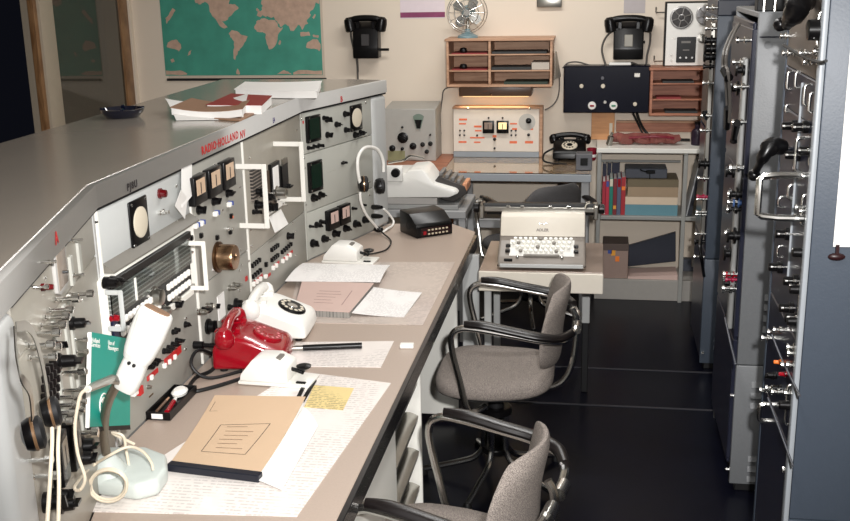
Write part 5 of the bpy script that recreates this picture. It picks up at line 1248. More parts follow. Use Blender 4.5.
# wall telephones
def wall_phone(label, tl, br, cords, handle_px, hs=1):
    a, b = wpt(*tl), wpt(*br); o = Vector(((a.x + b.x) / 2, YW, b.z)); r = thing('wall_telephone', label, 'telephone', o)
    w = (b.x - a.x) / 2; h = a.z - b.z; bw = w * .66
    g = G(); g.prism([(0, 0), (-.10, .0), (-.105, h * .25), (-.085, h * .72), (-.04, h * .86), (0, h * .88)], 'x', -bw, bw, .006, 3); g.done('body', BLACK, r, smooth=40)
    G().box(-.024, .024, -.108, -.094, h * .30, h * .58, .003, 1).done('number_card', mat('card_grey', (150, 146, 136), .4) if hs else mat('dark_card', (60, 58, 58), .4), r)
    for s in (-1, 1): G().box(s * bw * .6 - .012, s * bw * .6 + .012, -.09, -.05, h * .7, h * .88, .004, 1).done('cradle', BLACK, r)
    g = G(); g.tube([(-w * .86, -.075, h * .89), (-w * .5, -.078, h * .945), (0, -.078, h * .96), (w * .5, -.078, h * .945), (w * .86, -.075, h * .89)], .019, 12, smooth=4)
    for s in (-1, 1): g.lathe([(.016, .03), (.03, .018), (.034, -.01), (.032, -.05), (.024, -.056)], (s * w * .84, -.072, h * .86), (s * .18, 0, 1), 18)
    g.done('handset', BLACK, r)
    q = wpt(*handle_px, .05) - o
    G().tube([(bw - .003, -.05, q.z), (q.x, -.05, q.z)], .008, 8).done('crank', BLACK, r)
    for pts in cords: G().tube([wpt(x, y, d) - o for x, y, d in pts], .006, 8, smooth=6).done('cord', CABLEG, r)
    return r
wall_phone('black wall telephone beside the map, cord dropping behind the console', (349, 16), (388, 57), [[(355, 20, .07), (351.5, 24, .05), (351, 36, .03), (354, 50, .02), (357, 62, .015), (358, 82, .012), (358.5, 100, .012)], [(362, 36, .06), (360, 45, .03), (357.5, 56, .016), (358, 72, .012)]], (389, 49.5), 0)
wall_phone('black wall telephone with a pale number card above the navy junction box', (606.5, 16), (650, 58), [[(613, 30, .07), (605.5, 38, .04), (602, 48, .03), (603.5, 58, .03), (609, 74, .05)], [(646, 20, .07), (650, 28, .05), (650, 42, .03), (647, 56, .03), (646, 70, .05)]], (645, 42), 1)
# poster
a, b = wpt(400, -2), wpt(445, 18); po = thing('wall_calendar', 'white sheet with a purple band pinned on the back wall left of the desk fan', 'poster', ((a.x + b.x) / 2, YW, b.z)); w = (b.x - a.x) / 2
G().box(-w, w, -.0015, 0, 0, .42).done('sheet', mat('lilac_white', (226, 212, 216), .6), po); G().box(-w, w, -.0024, -.0016, .005, .036).done('purple_band', mat('purple_ink', (134, 62, 98), .6, var=.3, scale=20), po)
a, b = wpt(537, -4), wpt(562, 7); ob = G().box(a.x, b.x, -.03, 0, 0, .07, .006, 2).done('metal_bracket', STEEL, None, Vector((0, YW, b.z))); ob.location.x = (a.x + b.x) / 2
for v in ob.data.vertices: v.co.x -= (a.x + b.x) / 2
tag(ob, 'shiny metal bracket at the top of the back wall, right of the desk fan', 'bracket')
a, b = wpt(624, 0), wpt(645, 13); ob = G().box(-(b.x - a.x) / 2, (b.x - a.x) / 2, -.0015, 0, 0, .2).done('grey_notice', mat('grey_paper', (186, 178, 178), .6), None, Vector(((a.x + b.x) / 2, YW, b.z))); tag(ob, 'pale grey paper notice on the wall above the right wall telephone', 'notice')
# pigeonhole shelves
def pigeon(label, tl, br, dep, cols, rows, m, slope=0):
    a, b = wpt(tl[0], tl[1], dep), wpt(br[0], br[1], dep); o = Vector(((a.x + b.x) / 2, YW, b.z)); r = thing('pigeonhole_shelf', label, 'wall shelf', o)
    x0, x1, h = a.x - o.x, b.x - o.x, a.z - b.z; t = .014
    G().box(x0 - .008, x1 + .008, -dep - .006, 0, h - t, h, .002, 1).done('top_board', m, r)
    G().box(x0, x1, -dep, 0, 0, t, .002, 1).done('bottom_board', m, r)
    for x in [x0] + [x0 + (x1 - x0) * c for c in cols] + [x1 - t]: G().box(x, x + t, -dep, 0, t, h - t, .001, 1).done('upright', m, r)
    G().box(x0 + t, x1 - t, -.006, 0, t, h - t).done('back_board', m, r)
    xs = [x0] + [x0 + (x1 - x0) * c for c in cols] + [x1 - t]
    for k in range(1, rows):
        z = h * k / rows
        for p, q in zip(xs, xs[1:]): G().box(p + t, q, -dep + .004, -.0065, z - .004, z + .004, .001, 1).done('shelf_board', m, r)
    r['_'] = 0; del r['_']
    return r, o, xs, h, t
PGd = .24
pg, pgo, xs, H_, t_ = pigeon('pale wooden pigeonhole shelf with two columns of papers under the desk fan', (446, 39), (552, 87), PGd, (.40,), 3, WOODL)
def stuff_in(lbl, o, x0, x1, z, th, m, dep, d=.20, name='paper_stack', cat='papers', wav=0):
    ob = G().grid(lambda u, v: (x0 + (x1 - x0) * u, -dep + .012 + (d - .02) * v, th + wav * math.sin(u * 3)), 6, 1, (0, 0, th * .95 if not wav else .004)).done(name, m, None, o + Vector((0, 0, z))); 
    return tag(ob, lbl, cat)
DK = mat('dark_paper_edges', (52, 54, 54), .6); RDP = mat('red_folder', (150, 60, 60), .6)
stuff_in('dark flat papers in the top right hole of the left pigeonhole shelf', pgo, xs[1] + .02, xs[2] - .02, H_ * 2 / 3 + .0045, .012, DK, PGd)
stuff_in('dark folder in the middle right hole of the left pigeonhole shelf', pgo, xs[1] + .018, xs[2] - .11, H_ / 3 + .0045, .016, DK, PGd)
stuff_in('pale ruffled papers in the middle right hole of the left pigeonhole shelf', pgo, xs[2] - .105, xs[2] - .004, H_ / 3 + .0045, .042, mat('pale_grey_paper', (190, 180, 168), .6), PGd)
stuff_in('greenish dark papers in the bottom right hole of the left pigeonhole shelf', pgo, xs[1] + .09, xs[2] - .012, t_ + .0005, .014, mat('green_black_paper', (50, 62, 52), .6), PGd)
for z, l in ((H_ * 2 / 3 + .0045, 'top'), (H_ / 3 + .0045, 'middle')):
    stuff_in('reddish folder in the %s left hole of the left pigeonhole shelf' % l, pgo, xs[0] + .03, xs[1] - .01, z, .005, RDP, PGd)
    ob = G().lathe([(.02, 0), (.024, .01), (.018, .026), (.006, .03)], (0, 0, 0), (0, 0, 1), 14).done('ink_stamp', BLACK, None, pgo + Vector((xs[0] + .095, -PGd + .05, z + .0052))); tag(ob, 'small black stamp on the reddish folder in the %s left hole' % l, 'stamp')
hp = G().grid(lambda u, v: (.012 + .03 * u * v, -.20 + .17 * u, .16 - .15 * v), 4, 4, (.002, 0, 0)).done('hanging_papers', mat('pale_grey_paper', (190, 180, 168)), None, pgo + Vector((xs[2] + t_ + .003, 0, .03))); tag(hp, 'grey papers hanging on the right side of the left pigeonhole shelf', 'papers')
p2_, p2o, xq, H2_, t2_ = pigeon('reddish wooden pigeonhole shelf under the loudspeaker unit, partly behind the racks', (651, 68), (727, 116), .2, (.68,), 3, WOODR)
for k, (x0, x1, th, c) in enumerate(((.28, .95, .01, DK), (.08, .6, .008, RDP), (.2, .85, .01, DK))):
    q0, q1 = xq[0] + t2_, xq[1]
    stuff_in(['thin dark papers in the bottom left hole of the reddish pigeonhole shelf', 'thin red papers in the middle left hole of the reddish pigeonhole shelf', 'thin dark papers in the top left hole of the reddish pigeonhole shelf'][k], p2o, q0 + (q1 - q0) * x0 * .9 + .004, q0 + (q1 - q0) * x1 * .96, (H2_ * k / 3 + .0045) if k else t2_ + .0005, th, c, .2, .16)
for k in (0, 1):
    q0, q1 = xq[1] + t2_, xq[2]
    stuff_in(['dark papers in the bottom right hole of the reddish pigeonhole shelf', 'dark papers in the middle right hole of the reddish pigeonhole shelf'][k], p2o, q0 + .01, q1 - .01, (H2_ / 3 + .0045) if k else t2_ + .0005, .016, DK, .2, .16)
# desk fan
fb_ = aty(468, 38.5, 6.28); ftop = pgo.z + H_
fan = thing('desk_fan', 'small metal desk fan with wire guard on top of the left pigeonhole shelf', 'fan', (fb_.x, 6.27, ftop + .0005)); TEALG = mat('fan_teal_grey', (112, 136, 142), .3)
G().lathe([(.062, 0), (.058, .012), (.03, .026), (.018, .034), (.016, .05)], (0, 0, 0), (0, 0, 1), 24).done('base', TEALG, fan)
G().cyl((0, .01, .03), (0, .02, .13), .010).done('stem', STEEL, fan)
G().lathe([(.03, .0), (.042, .02), (.042, .07), (.02, .09)], (0, -.01, .145), (0, 1, 0), 20).done('motor', TEALG, fan)
g = G()
for R, y in ((.118, -.02), (.105, -.045), (.07, -.055), (.03, -.058)): g.torus((0, y, .145), R, .002, (0, 1, 0), 36, 6)
for k in range(14):
    a = 2 * PI * k / 14; c, s_ = math.cos(a), math.sin(a)
    g.tube([(c * .02, -.058, .145 + s_ * .02), (c * .07, -.055, .145 + s_ * .07), (c * .105, -.045, .145 + s_ * .105), (c * .118, -.02, .145 + s_ * .118), (c * .10, .02, .145 + s_ * .10)], .0012, 5)
g.done('wire_guard', CHROME, fan)
bl_ = G().lathe([(.018, -.045), (.018, -.015)], (0, 0, .145), (0, 1, 0), 16).done('hub', CHROME, fan)
for k in range(4):
    a = .5 + PI / 2 * k; mt = Matrix.Translation((0, -.028, .145)) @ Matrix.Rotation(a, 4, 'Y')
    g = G(); pts = [(.015, -.012), (.05, -.036), (.085, -.032), (.095, 0), (.075, .022), (.03, .014)]
    v0 = [g.bm.verts.new(mt @ Vector((x, z * .35 - .001, z))) for x, z in pts]; v1 = [g.bm.verts.new(mt @ Vector((x, z * .35 + .001, z))) for x, z in pts]
    g.bm.faces.new(v0); g.bm.faces.new(v1[::-1])
    for i in range(6): g.bm.faces.new((v0[i], v0[(i + 1) % 6], v1[(i + 1) % 6], v1[i]))
    g.done('blade', mat('fan_blade', (200, 200, 196), .2, .7), bl_)
# navy junction box
a, b = wpt(564, 66, .12), wpt(649, 113, .12); jb = thing('junction_box', 'navy enamelled electrical box with two round white switches on the back wall', 'junction box', ((a.x + b.x) / 2, YW, b.z)); jo = jb.location.copy(); jf = Fr((jo.x, YB - .12, jo.z), 0)
w = (b.x - a.x) / 2; h = a.z - b.z
G().box(-w, w, -.1195, 0, 0, h, .005, 2).done('case', BLUEBOX, jb); G().box(-w + .004, w - .004, -.126, -.1196, .004, h - .004, .003, 1).done('lid', BLUEBOX, jb)
def jl(x, y, r, m, nm, t=.012, m2=None):
    p = jf.px(x, y, -.006); o = G().lathe([(r, -.0), (r, t * .6), (r * .85, t)], (p.x, -.1262, p.z), (0, -1, 0), 18).done(nm, m, jb)
    if m2: G().box(p.x - r * .5, p.x + r * .5, -.1262 - t - .004, -.1262 - t + .001, p.z - r * .22, p.z + r * .22, .001, 1).done('switch_bar', m2, o)
jl(592, 105.5, .024, WHITE, 'round_switch', .014, RED); jl(613.5, 105.5, .024, WHITE, 'round_switch', .014, mat('green_bar', (60, 130, 100), .4))
for x, y, r in ((581.5, 86, .012), (603, 86, .013), (605, 102, .010), (635, 104, .012)): jl(x, y, r, SCREEN if r > .0105 else STEEL, 'indicator_lamp')
jl(602.5, 78, .010, mat('grey_knob', (90, 90, 96), .4), 'small_knob'); 
p = jf.px(638, 75); G().box(p.x - .022, p.x + .012, -.130, -.1262, p.z - .012, p.z + .012, .002, 1).done('latch', STEEL, jb)
q = wpt(654, 95, .06) - jo; G().box(w + .0005, w + .012, -.09, -.02, q.z - .05, q.z + .10, .008, 2).done('side_gland', BLACK, jb)
G().tube([wpt(563, 68, .05) - jo, wpt(568, 63, .03) - jo, wpt(578, 62, .03) - jo, wpt(592, 65.5, .03) - jo, wpt(608, 65, .03) - jo, wpt(630, 62.5, .03) - jo, wpt(640, 66, .05) - jo], .005, 6, smooth=4).done('wire', CABLEG, jb)
G().box(wpt(609, 63, .08).x - jo.x, wpt(631, 63, .08).x - jo.x, -.10, -.05, h + .0005, h + .016, .003, 1).done('white_block', WHITE, jb)
G().tube([wpt(637, 113, .10) - jo, wpt(640, 122, .06) - jo, wpt(646, 132, .05) - jo, wpt(656, 138, .08) - jo, wpt(690, 140, .10) - jo], .008, 8, smooth=5).done('cable', RUBBER, jb)
G().tube([wpt(633, 113, .10) - jo, wpt(640, 128, .05) - jo, wpt(645, 138, .12) - jo, wpt(648, 141, .16) - jo], .006, 8, smooth=5).done('cable', RUBBER, jb)
# loudspeaker/tape unit
a, b = wpt(666, 2, .1), wpt(722, 67, .1); ru = thing('loudspeaker_unit', 'white square wall unit with a round loudspeaker grille and a black control window', 'loudspeaker', ((a.x + b.x) / 2, YW, b.z)); ro = ru.location.copy(); rf = Fr((ro.x, YB - .1, ro.z), 0)
w = (b.x - a.x) / 2; h = a.z - b.z
G().box(-w, w, -.099, 0, 0, h, .004, 1).done('case', BLACKM, ru); G().box(-w + .008, w - .004, -.105, -.0995, .01, h - .008, .002, 1).done('face', WHITE, ru)
for x, y, R, m in ((681.5, 17.5, .056, mat('speaker_dark', (56, 52, 52), .5)), (706, 15, .05, mat('speaker_grey', (150, 148, 150), .4))):
    p = rf.px(x, y, -.006); s_ = G().lathe([(R * 1.16, 0), (R * 1.16, .006), (R, .008), (R, .002), (0, .002)], (p.x, -.1052, p.z), (0, -1, 0), 30, cap=False).done('loudspeaker_rim', mat('rim_grey', (170, 168, 166), .3, .6), ru)
    G().lathe([(R * .98, .0025), (R * .6, .006), (R * .25, .004), (R * .2, .012), (0, .013)], (p.x, -.1052, p.z), (0, -1, 0), 26, cap=False).done('cone', m, s_)
    g = G()
    for k in range(6):
        c, s2_ = math.cos(k * PI / 3 + .3), math.sin(k * PI / 3 + .3); g.tube([(p.x + c * R * .3, -.118, p.z + s2_ * R * .3), (p.x + c * R, -.115, p.z + s2_ * R)], .003, 6)
    g.torus((p.x, -.118, p.z), R * .3, .003, (0, 1, 0), 18, 6); g.done('guard', mat('rim_grey', (170, 168, 166)), s_)
a, b = rf.px(677, 37, -.006), rf.px(695, 62.5, -.006); cw = G().box(a.x, b.x, -.112, -.1052, b.z, a.z, .003, 1).done('control_window', BLACK, ru)
for x in (680, 686, 692): p = rf.px(x, 57.5, -.01); G().lathe([(.008, 0), (.006, .012)], (p.x, -.112, p.z), (0, -1, 0), 10).done('small_knob', CHROME, cw)
for x, y, w1, h1 in ((686, 42, .026, .012), (686, 50, .018, .006)): p = rf.px(x, y, -.01); G().box(p.x - w1, p.x + w1, -.1135, -.112, p.z - h1 / 2, p.z + h1 / 2).done('label_strip', mat('dim_label', (120, 116, 112), .5), cw)
p = rf.px(702, 38.5, -.006); G().lathe([(.026, 0), (.026, .004), (.014, .006), (.014, .018)], (p.x, -.1052, p.z), (0, -1, 0), 18).done('volume_knob', STEEL, ru)
for x, y in ((671, 55), (671, 60), (674, 38), (698, 8)): p = rf.px(x, y, -.006); G().lathe([(.006, 0), (.005, .006)], (p.x, -.1052, p.z), (0, -1, 0), 8).done('screw', STEEL, ru)
for z in (.03, h - .06): G().tube([(-w + .002, -.04, z), (-w - .05, -.04, z), (-w - .05, -.005, z), (-w - .05, -.005, z + .03)], .004, 6).done('hook', STEEL, ru)
# thin wires on the wall
for lab, pts in (('thin dark wire looping from the strip lamp down to the back table', [(460, 86, .03), (445, 89, .03), (442, 100, .012), (440, 120, .012), (441, 134, .012)]), ('thin wire running down the wall beside the left pigeonhole shelf', [(559, 70, .012), (559, 92, .012), (554, 104, .012), (545, 110, .03)])):
    P = [wpt(*p) for p in pts]; o = P[0].copy(); o.y = YW
    ob = G().tube([p - o for p in P], .004, 6, smooth=5).done('wire', CABLEG, None, o); tag(ob, lab, 'wire')

# ------------------------------------------------------------------ equipment racks on the right (front faces -x)
XR0 = .52
class R_: pass
def rack(label, ynear, yfar, h, depth, side, seam, group=None):
    o = R_(); o.root = thing('equipment_rack', label, 'equipment rack', (XR0, yfar, 0), -PI / 2); o.fr = Fr((XR0, yfar, 0), -PI / 2); o.f = 0
    o.w = yfar - ynear; o.h = h; o.dep = depth; w = o.w
    G().box(w - .022, w, 0.0, depth, seam, h, .004, 2).done('side_panel', side, o.root)
    G().box(w - .020, w + .004, -.002, depth, .03, seam - .003, .004, 2).done('lower_side_panel', side, o.root)
    G().box(0, .022, 0.0, depth, .03, h, .004, 2).done('side_panel', side, o.root)
    G().box(.0225, w - .0225, .0, depth, h - .02, h, .003, 1).done('top_panel', side, o.root)
    G().box(.0225, w - .0225, depth - .02, depth, .03, h - .021, .002, 1).done('back_panel', side, o.root)
    G().box(.004, w - .004, .02, depth - .01, 0, .0295, .002, 1).done('plinth', BLACKM, o.root)
    return o
def rpanel(o, z0, z1, m, name='front_panel', x0=.024, x1=None, prot=.0):
    return G().box(x0, (o.w - .024) if x1 is None else x1, .002 - prot, .03, z0 + .001, z1 - .001, .003, 1).done(name, m, o.root)
def rk(o, x, y, d, h=.03, m=BLACK, name='knob', off=None):
    p = o.fr.px(x, y, -h * .5 if off is None else off); r = d / 2
    p.x = min(max(p.x, .03), o.w - .04); h = h * .8; r = r * .72
    return G().lathe([(r, -.001), (r, h * .35), (r * .7, h * .4), (r * .66, h), (r * .5, h * 1.05)], (p.x, .002, p.z), (0, -1, 0), 14).done(name, m, o.root)
def bolt(o, x, y, L=.03, r=.009, m=CHROME, name='thumb_screw'):
    L = L * .7; r = r * .8; p = o.fr.px(x, y, -L * .5); p.x = min(max(p.x, .012), o.w - .04)
    return G().lathe([(r * .6, -.001), (r * .6, L * .25), (r * 1.1, L * .28), (r * 1.1, L * .45), (r * .55, L * .5), (r * .55, L * .8), (r, L * .84), (r * .9, L)], (p.x, .002, p.z), (0, -1, 0), 12).done(name, m, o.root)
def dhandle(o, x, y0, y1, d, r=.008, m=CHROME, name='handle', yy=None):
    """vertical bow handle between two pixel rows"""
    if d < .1: d *= .45; r *= .75
    a = o.fr.px(x, y0, -d); b = o.fr.px(x, y1, -d); xx = min(max(a.x, .03), o.w - .05)
    return G().tube([(xx, .003, a.z), (xx, -d * .6, a.z), (xx, -d * .92, a.z - .004), (xx, -d, a.z - .010), (xx, -d, b.z + .010), (xx, -d * .92, b.z + .004), (xx, -d * .6, b.z), (xx, .003, b.z)], r, 10).done(name, m, o.root)
# nearest rack
DARKR = mat('grey_rod', (74, 76, 82), .4, .4)
k1 = rack('nearest tall equipment rack with blue-grey side, white sheet on it and chrome-handled dark front', 2.6, 3.16, 2.0, .55, RACKB, .50)
w1 = k1.w
G().box(w1 - .030, w1 + .002, -.014, -.0005, .05, 1.99, .004, 2).done('corner_trim', RACKL, k1.root)
zA = k1.fr.px(790, 68).z; zB = k1.fr.px(790, 330).z; zC = k1.fr.px(785, 440).z
def seg(z0, z1, m, nm): return rpanel(k1, z0, z1, m, nm, x1=w1 - .032)
zD = k1.fr.px(800, 118).z
seg(zA, 1.97, RACKT, 'meter_panel'); seg(zD, zA, RACKD, 'upper_panel'); seg(zB, zD, RACKD, 'middle_panel'); seg(zC, zB, RACKD, 'lower_panel'); seg(.04, zC, RACKD, 'blank_panel')
G().box(w1 * .52, w1 * .52 + .004, -.003, .002, zB + .1, zA - .02).done('seam_strip', RACKL, k1.root)
# big crank-like black arm at the top
def kpx(x, y, off): return k1.fr.px(x, y, off)
G().tube([kpx(799, 2, -.05), kpx(797, 10, -.055), kpx(791, 18, -.06), kpx(787, 25, -.06)], [.03, .028, .02, .014], 12, smooth=4).done('black_arm', BLACK, k1.root)
G().ball(kpx(780.5, 24.5, -.07), .018).done('arm_ball', BLACK, k1.root); G().tube([kpx(805, 0, -.02), kpx(799, 2, -.05)], .03, 12).done('arm_hub', BLACK, k1.root)
G().tube([kpx(781, 147, -.04), kpx(772, 146, -.07), kpx(765, 154, -.09), kpx(756, 171, -.10)], [.022, .024, .017, .010], 12, smooth=4).done('black_lever', BLACK, k1.root); G().ball(kpx(754, 175, -.10), .017).done('lever_ball', BLACK, k1.root)
G().tube([kpx(790, 150, .0), kpx(778, 148, -.05)], .010, 10).done('lever_shaft', CHROME, k1.root)
rk(k1, 814, 30, .10, .05)
for x, y in ((784, 36), (792, 53), (786, 53), (803, 53), (807, 62), (815, 61), (822, 53)): bolt(k1, x, y, .035, .011)
dhandle(k1, 822, 14, 48, .03, .006)
for x, y0, y1, d in ((788, 72, 90, .02), (796, 72, 88, .02), (805, 85, 106, .02), (810, 93, 113, .02), (786, 105, 112, .012)): dhandle(k1, x, y0, y1, d, .005)
for x, y in ((787, 126), (798, 127), (790, 155), (804, 151)): rk(k1, x, y, .045, .045); bolt(k1, x + 3, y, .06, .005)
dhandle(k1, 797, 138, 174, .035, .006)
dhandle(k1, 760, 175, 222, .12, .009)
dhandle(k1, 789, 185, 200, .03, .006); dhandle(k1, 779, 197, 208, .03, .005); dhandle(k1, 811, 155, 168, .02, .005)
for x, y in ((803, 177), (809, 178), (800, 207), (808, 215), (799, 216)): bolt(k1, x, y, .04, .008)
dhandle(k1, 803, 195, 228, .02, .005)
for x, y in ((780, 234), (773, 267), (798, 253), (788, 281), (797, 293), (784, 308), (790, 318), (796, 328)): rk(k1, x, y, .05, .045); bolt(k1, x + 4, y, .055, .005)
dhandle(k1, 778, 246, 258, .02, .004); bolt(k1, 800, 252, .04, .008); dhandle(k1, 803, 285, 340, .015, .005)
for x, y in ((766, 338), (772, 332), (778, 330), (792, 347), (786, 365), (793, 368), (797, 362), (764, 390), (770, 388), (776, 392), (796, 408)): bolt(k1, x, y, .045, .012)
rk(k1, 776, 362, .022, .025, mat('orange_lens', (230, 120, 50), .3), 'orange_lamp'); rk(k1, 781, 374, .022, .025, RED, 'red_lamp')
for x, y in ((770, 375), (775, 388), (768, 376)): rk(k1, x, y, .03, .03)
dhandle(k1, 760, 404, 424, .06, .010); rk(k1, 786, 408, .05, .05); dhandle(k1, 788, 385, 432, .025, .005)
G().tube([kpx(784, 45, -.02), kpx(800, 55, -.02), kpx(818, 62, -.02), kpx(826, 61, -.018)], .004, 8, smooth=4).done('cable', RUBBER, k1.root)
G().tube([kpx(772, 335, -.03), kpx(782, 360, -.02), kpx(800, 396, -.02)], .003, 8).done('stay_rod', DARKR, k1.root)
G().tube([kpx(768, 398, -.03), kpx(778, 425, -.02), kpx(793, 466, -.02)], .003, 8).done('stay_rod', DARKR, k1.root)
bolt(k1, 787, 474, .03, .012)
# sheet and clip on the rack side
o = aty(842, 247, 2.594); tp_c = [aty(x, y, 2.594) for x, y in ((846, -6), (905, -6), (895, 250), (833, 246.5))]
so2 = Vector((tp_c[3].x, 2.594, tp_c[3].z)); ob = G().box(0, .30, -.0015, .0015, 0, .95).done('notice_sheet', PAPER, None, so2); tag(ob, 'large white sheet hanging on the side of the nearest rack', 'notice')
p = aty(836, 256, 2.594); ob = G().ball((0, 0, 0), .016, (1.3, .5, .6)).box(-.004, .004, -.004, .002, 0, .03).done('clip', mat('dark_maroon', (40, 16, 18), .4), None, (p.x, 2.587, p.z)); tag(ob, 'small dark clip just below the white sheet on the rack side', 'clip')
# second rack
k2 = rack('middle equipment rack with hammered grey side and chrome toggles, plain side facing us', 3.72, 4.34, 1.755, .5, RACK, .505)
w2 = k2.w
zz_ = aty(768, 37, 3.719); G().box(w2 - .001, w2 + .0006, .006, .49, zz_.z - .002, zz_.z + .002).done('side_seam', RACKD, k2.root); p = aty(768, 45, 3.719)
G().lathe([(.013, 0), (.013, .002)], (w2, p.x - XR0, p.z), (1, 0, 0), 18).done('side_plug', RACK, k2.root)
G().box(.03, w2 - .03, -.012, .001, .10, 1.72, .004, 1).done('front_frame', RACKD, k2.root)
rpanel(k2, 1.2, 1.7, RACKD, 'meter_panel', prot=.016); rpanel(k2, .6, 1.19, RACKD, 'middle_panel', prot=.016); rpanel(k2, .12, .59, RACKD, 'lower_panel', prot=.016)
G().box(w2 - .10, w2 - .055, -.034, -.0165, .62, 1.60, .004, 1).done('chassis_rail', mat('rail_grey', (150, 150, 148), .4, .3), k2.root)
def k2b(x, y, L, r, m=CHROME, name='thumb_screw'):
    p = k2.fr.px(x, y, -.016 - L * .5); p.x = min(max(p.x, .04), w2 - .04)
    return G().lathe([(r * .6, -.001), (r * .6, L * .25), (r * 1.1, L * .28), (r * 1.1, L * .45), (r * .55, L * .5), (r * .55, L * .8), (r, L * .84), (r * .9, L)], (p.x, -.014, p.z), (0, -1, 0), 12).done(name, m, k2.root)
for x, y in ((742, 88), (741, 125), (738, 172), (741, 175), (736, 197), (734, 203), (735, 213), (742, 226), (731, 233), (733, 283), (728, 290), (737, 310), (735, 205), (743, 40), (739, 62)): k2b(x, y, .05, .012)
for x, y, d in ((735, 88, .05), (731, 172, .04), (736, 196, .045), (733, 237, .055), (729, 253, .06), (728, 283, .04), (741, 222, .03), (741, 70, .045)): k2b(x, y, .045, d / 2, BLACK, 'knob')
k2b(735, 285, .04, .012, RED, 'red_lamp'); k2b(736, 293, .04, .010, mat('magenta_lens', (150, 20, 60), .3), 'magenta_lamp'); k2b(740, 209, .03, .016, mat('blue_lens', (70, 100, 150), .3), 'blue_lamp')
def k2p(x, y, off): return k2.fr.px(x, y, off)
for dx in (0, 3.0): G().tube([k2p(738 + dx * .4, 24, -.04), k2p(730 + dx, 36, -.10), k2p(724 + dx, 52, -.13), k2p(723 + dx, 66, -.13), k2p(725 + dx, 72, -.13), k2p(727 + dx, 100, -.11), k2p(727.5 + dx * .6, 122, -.10)], .005, 8, smooth=5).done('hanging_cable', CABLEG, k2.root)
G().tube([k2p(724.5, 70, -.135), k2p(729, 78, -.125)], .014, 10).done('cable_plug', BLACK, k2.root); G().tube([k2p(727.5, 108, -.11), k2p(727, 128, -.10)], .011, 10).done('cable_plug', BLACK, k2.root)
G().tube([k2p(737, 123, -.10), k2p(734, 138, -.09), k2p(733.5, 142, -.09)], [.012, .010, .012], 8).done('toggle_lever', BLACK, k2.root)
G().tube([k2p(725, 318, -.05), k2p(731, 345, -.05), k2p(736, 365, -.04)], .004, 8).done('stay_rod', DARKR, k2.root)
for i in range(4): G().lathe([(.006, 0), (.006, .05), (.010, .052), (.010, .06)], (w2 - .04, .02 + i * .035, 1.7553), (0, 0, 1), 10).done('top_terminal', CHROME, k2.root)
G().box(w2 - .12, w2 - .055, .0, .16, 1.7552, 1.80, .003, 1).done('top_block', BLACKM, k2.root)
for z in (1.03, .985, .94, .895): pass
def louvre(o, zs, x0=.10, x1=.19):
    w = o.w
    for z in zs: G().prism([(w + .0035, z + .014), (w + .012, z - .008), (w + .0035, z - .010)], 'y', x0 - .03, x1 - .03).done('louvre', o.lm, o.root)
k2.lm = RACK
fS = lambda px, py: aty(px, py, 3.716).z
louvre(k2, [fS(762, y) for y in (298, 308, 319, 330)], .11, .16); louvre(k2, [fS(752, y) - 0 for y in (385, 396, 406)], .085, .14); louvre(k2, [fS(748, y) for y in (459, 469, 479)], .09, .14)
for x, y in ((734, 398), (727.5, 472)): p = aty(x, y, 3.716) ; G().lathe([(.007, -.001), (.007, .014), (.004, .016)], (w2 - .02, 0, p.z), (0, -1, 0), 10).done('edge_stud', CHROME, k2.root)
# third rack
k3 = rack('farthest equipment rack with blue-grey side, small knobs and toggles along its front', 4.99, 5.56, 1.69, .5, RACKB, .56)
w3 = k3.w
rpanel(k3, 1.15, 1.67, RACKT, 'meter_panel', prot=.004); rpanel(k3, .6, 1.14, RACKD, 'middle_panel', prot=.004); rpanel(k3, .05, .59, RACKD, 'lower_panel', prot=.004)
G().box(w3 - .07, w3 - .04, -.024, -.003, .62, 1.66, .003, 1).done('chassis_rail', STEEL, k3.root)
for x, y, m, r in ((711, 86, CHROME, .012), (711, 122, CHROME, .012), (713, 8, CHROME, .014), (715, 20, CHROME, .012), (714, 30, CHROME, .012), (712, 140, CHROME, .010), (709, 173, BLACK, .024), (706, 184, CHROME, .014), (707, 210, CHROME, .010), (709, 212, mat('magenta_lens', (150, 20, 60)), .012), (704, 218, CHROME, .010), (703, 268, CHROME, .010), (703, 250, BLACK, .016), (712, 50, BLACK, .03), (716, 44, BLACK, .022), (711, 58, BLACK, .026), (716, 62, BLACK, .02), (714, 71, BLACK, .012), (706, 226, CHROME, .008), (702, 238, CHROME, .008)):
    p = k3.fr.px(x, y, -.025); p.x = min(max(p.x, .035), w3 - .03); L = .05
    G().lathe([(r * .6, -.001), (r * .6, L * .25), (r * 1.1, L * .28), (r * 1.1, L * .45), (r * .6, L * .5), (r * .6, L * .8), (r, L * .84), (r * .9, L)], (p.x, -.002, p.z), (0, -1, 0), 12).done('knob' if m is BLACK else 'thumb_screw', m, k3.root)
G().tube([k3.fr.px(706, 112, -.10), k3.fr.px(703.5, 113, -.12), k3.fr.px(706, 119, -.09)], .007, 8, smooth=4).done('toggle_lever', BLACK, k3.root)
G().tube([k3.fr.px(702, 236, -.06), k3.fr.px(700, 246, -.08), k3.fr.px(702, 262, -.07), k3.fr.px(704, 276, -.04)], .007, 8, smooth=4).done('hanging_cable', BLACK, k3.root)
G().box(.05, w3 - .03, .0, .35, 1.6902, 1.76, .004, 1).done('top_unit', mat('top_unit_dark', (40, 44, 56), .4), k3.root)
for i in range(5): G().lathe([(.006, 0), (.006, .03), (.009, .032), (.009, .045)], (w3 - .05, .04 + i * .055, 1.7603), (0, 0, 1), 10).done('top_terminal', CHROME, k3.root)
k3.lm = RACKB; louvre(k3, [aty(720, y, 4.986).z for y in (276, 285, 294)], .10, .13); louvre(k3, [aty(716, y, 4.986).z for y in (340, 348)], .09, .12)
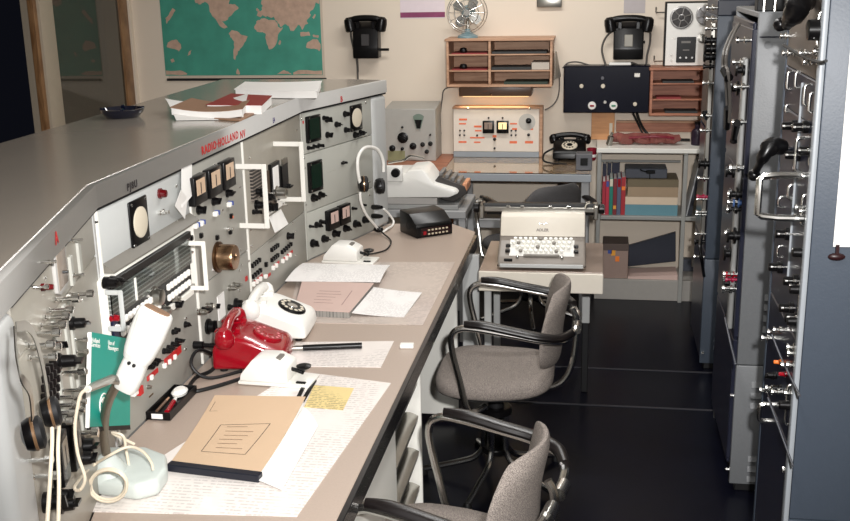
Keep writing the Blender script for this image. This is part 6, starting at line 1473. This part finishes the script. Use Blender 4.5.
for x, y in ((717.5, 327), (702, 352)): p = aty(x, y, 4.986); G().lathe([(.007, -.001), (.007, .012)], (w3 + .004, max(.01, p.x - XR0), p.z), (1, 0, 0), 10).done('edge_stud', CHROME, k3.root)
GROUPS = {'telephone': 'desk telephones', 'wall_telephone': 'telephones on the back wall', 'morse_key': 'morse keys on the desk', 'headphones': 'headphones hung on the console',
          'equipment_rack': 'equipment racks along the aisle', 'paper_note': 'notes stuck on the console panels', 'pigeonhole_shelf': 'pigeonhole shelves on the back wall',
          'paper_stack': 'papers in the pigeonholes', 'ink_stamp': 'stamps in the pigeonholes', 'parallel_ruler': 'ruler halves on the desk', 'wire': 'loose wires on the back wall', 'ceiling_lamp': 'strip lamps on the ceiling'}
# ------------------------------------------------------------------ light
wd = bpy.data.worlds.new('world'); SC.world = wd; wd.use_nodes = True
wd.node_tree.nodes['Background'].inputs[0].default_value = (.0035, .0038, .006, 1); wd.node_tree.nodes['Background'].inputs[1].default_value = 1
def area(name, loc, rot, sx, sy, e, col):
    l = bpy.data.lights.new(name, 'AREA'); l.shape = 'RECTANGLE'; l.size = sx; l.size_y = sy; l.energy = e; l.color = col
    o = bpy.data.objects.new(name, l); COL.objects.link(o); o.location = loc; o.rotation_euler = rot; return o
for i, (x, y) in enumerate(((-.1, 1.0), (-.1, 3.4), (-.5, 5.3))):
    ft_ = G().box(-.65, .65, -.09, .09, -.05, 0, .006, 1).done('ceiling_lamp', WHITEP, None, (x, y, ZC - .0005)); tag(ft_, ['white strip lamp on the ceiling above the near desk', 'white strip lamp on the ceiling above the swivel chair', 'white strip lamp on the ceiling above the back table'][i], 'ceiling lamp')
    ft_.rotation_euler = (0, 0, PI / 2 if i < 2 else 0)
    area('lamp_light', (x, y, ZC - .056), (0, 0, PI / 2 if i < 2 else 0), 1.25, .16, AMB, (1, .985, .96))
fl = bpy.data.lights.new('camera_flash', 'SPOT'); fl.energy = FLASH; fl.color = (1, .985, .975); fl.spot_size = math.radians(76); fl.spot_blend = .85; fl.shadow_soft_size = .035
fo_ = bpy.data.objects.new('camera_flash', fl); COL.objects.link(fo_); fo_.location = EYE + rt * .14 + up * .14
fo_.rotation_euler = (RW @ Vector((.02, -.02, 1))).to_track_quat('-Z', 'Y').to_euler()
area('strip_lamp_light', so + Vector((0, -.03, -.075)), (math.radians(-15), 0, 0), .4, .06, .5, (1, .82, .55))
for ob in SC.objects:
    if ob.parent is None and 'category' in ob.keys() and 'group' not in ob.keys():
        gname = GROUPS.get(ob.name.split('.')[0])
        if gname: ob['group'] = gname
vs_ = SC.view_settings; vs_.view_transform = 'Standard'; vs_.look = 'None'; vs_.exposure = EXPO; vs_.gamma = 1; vs_.use_curve_mapping = False
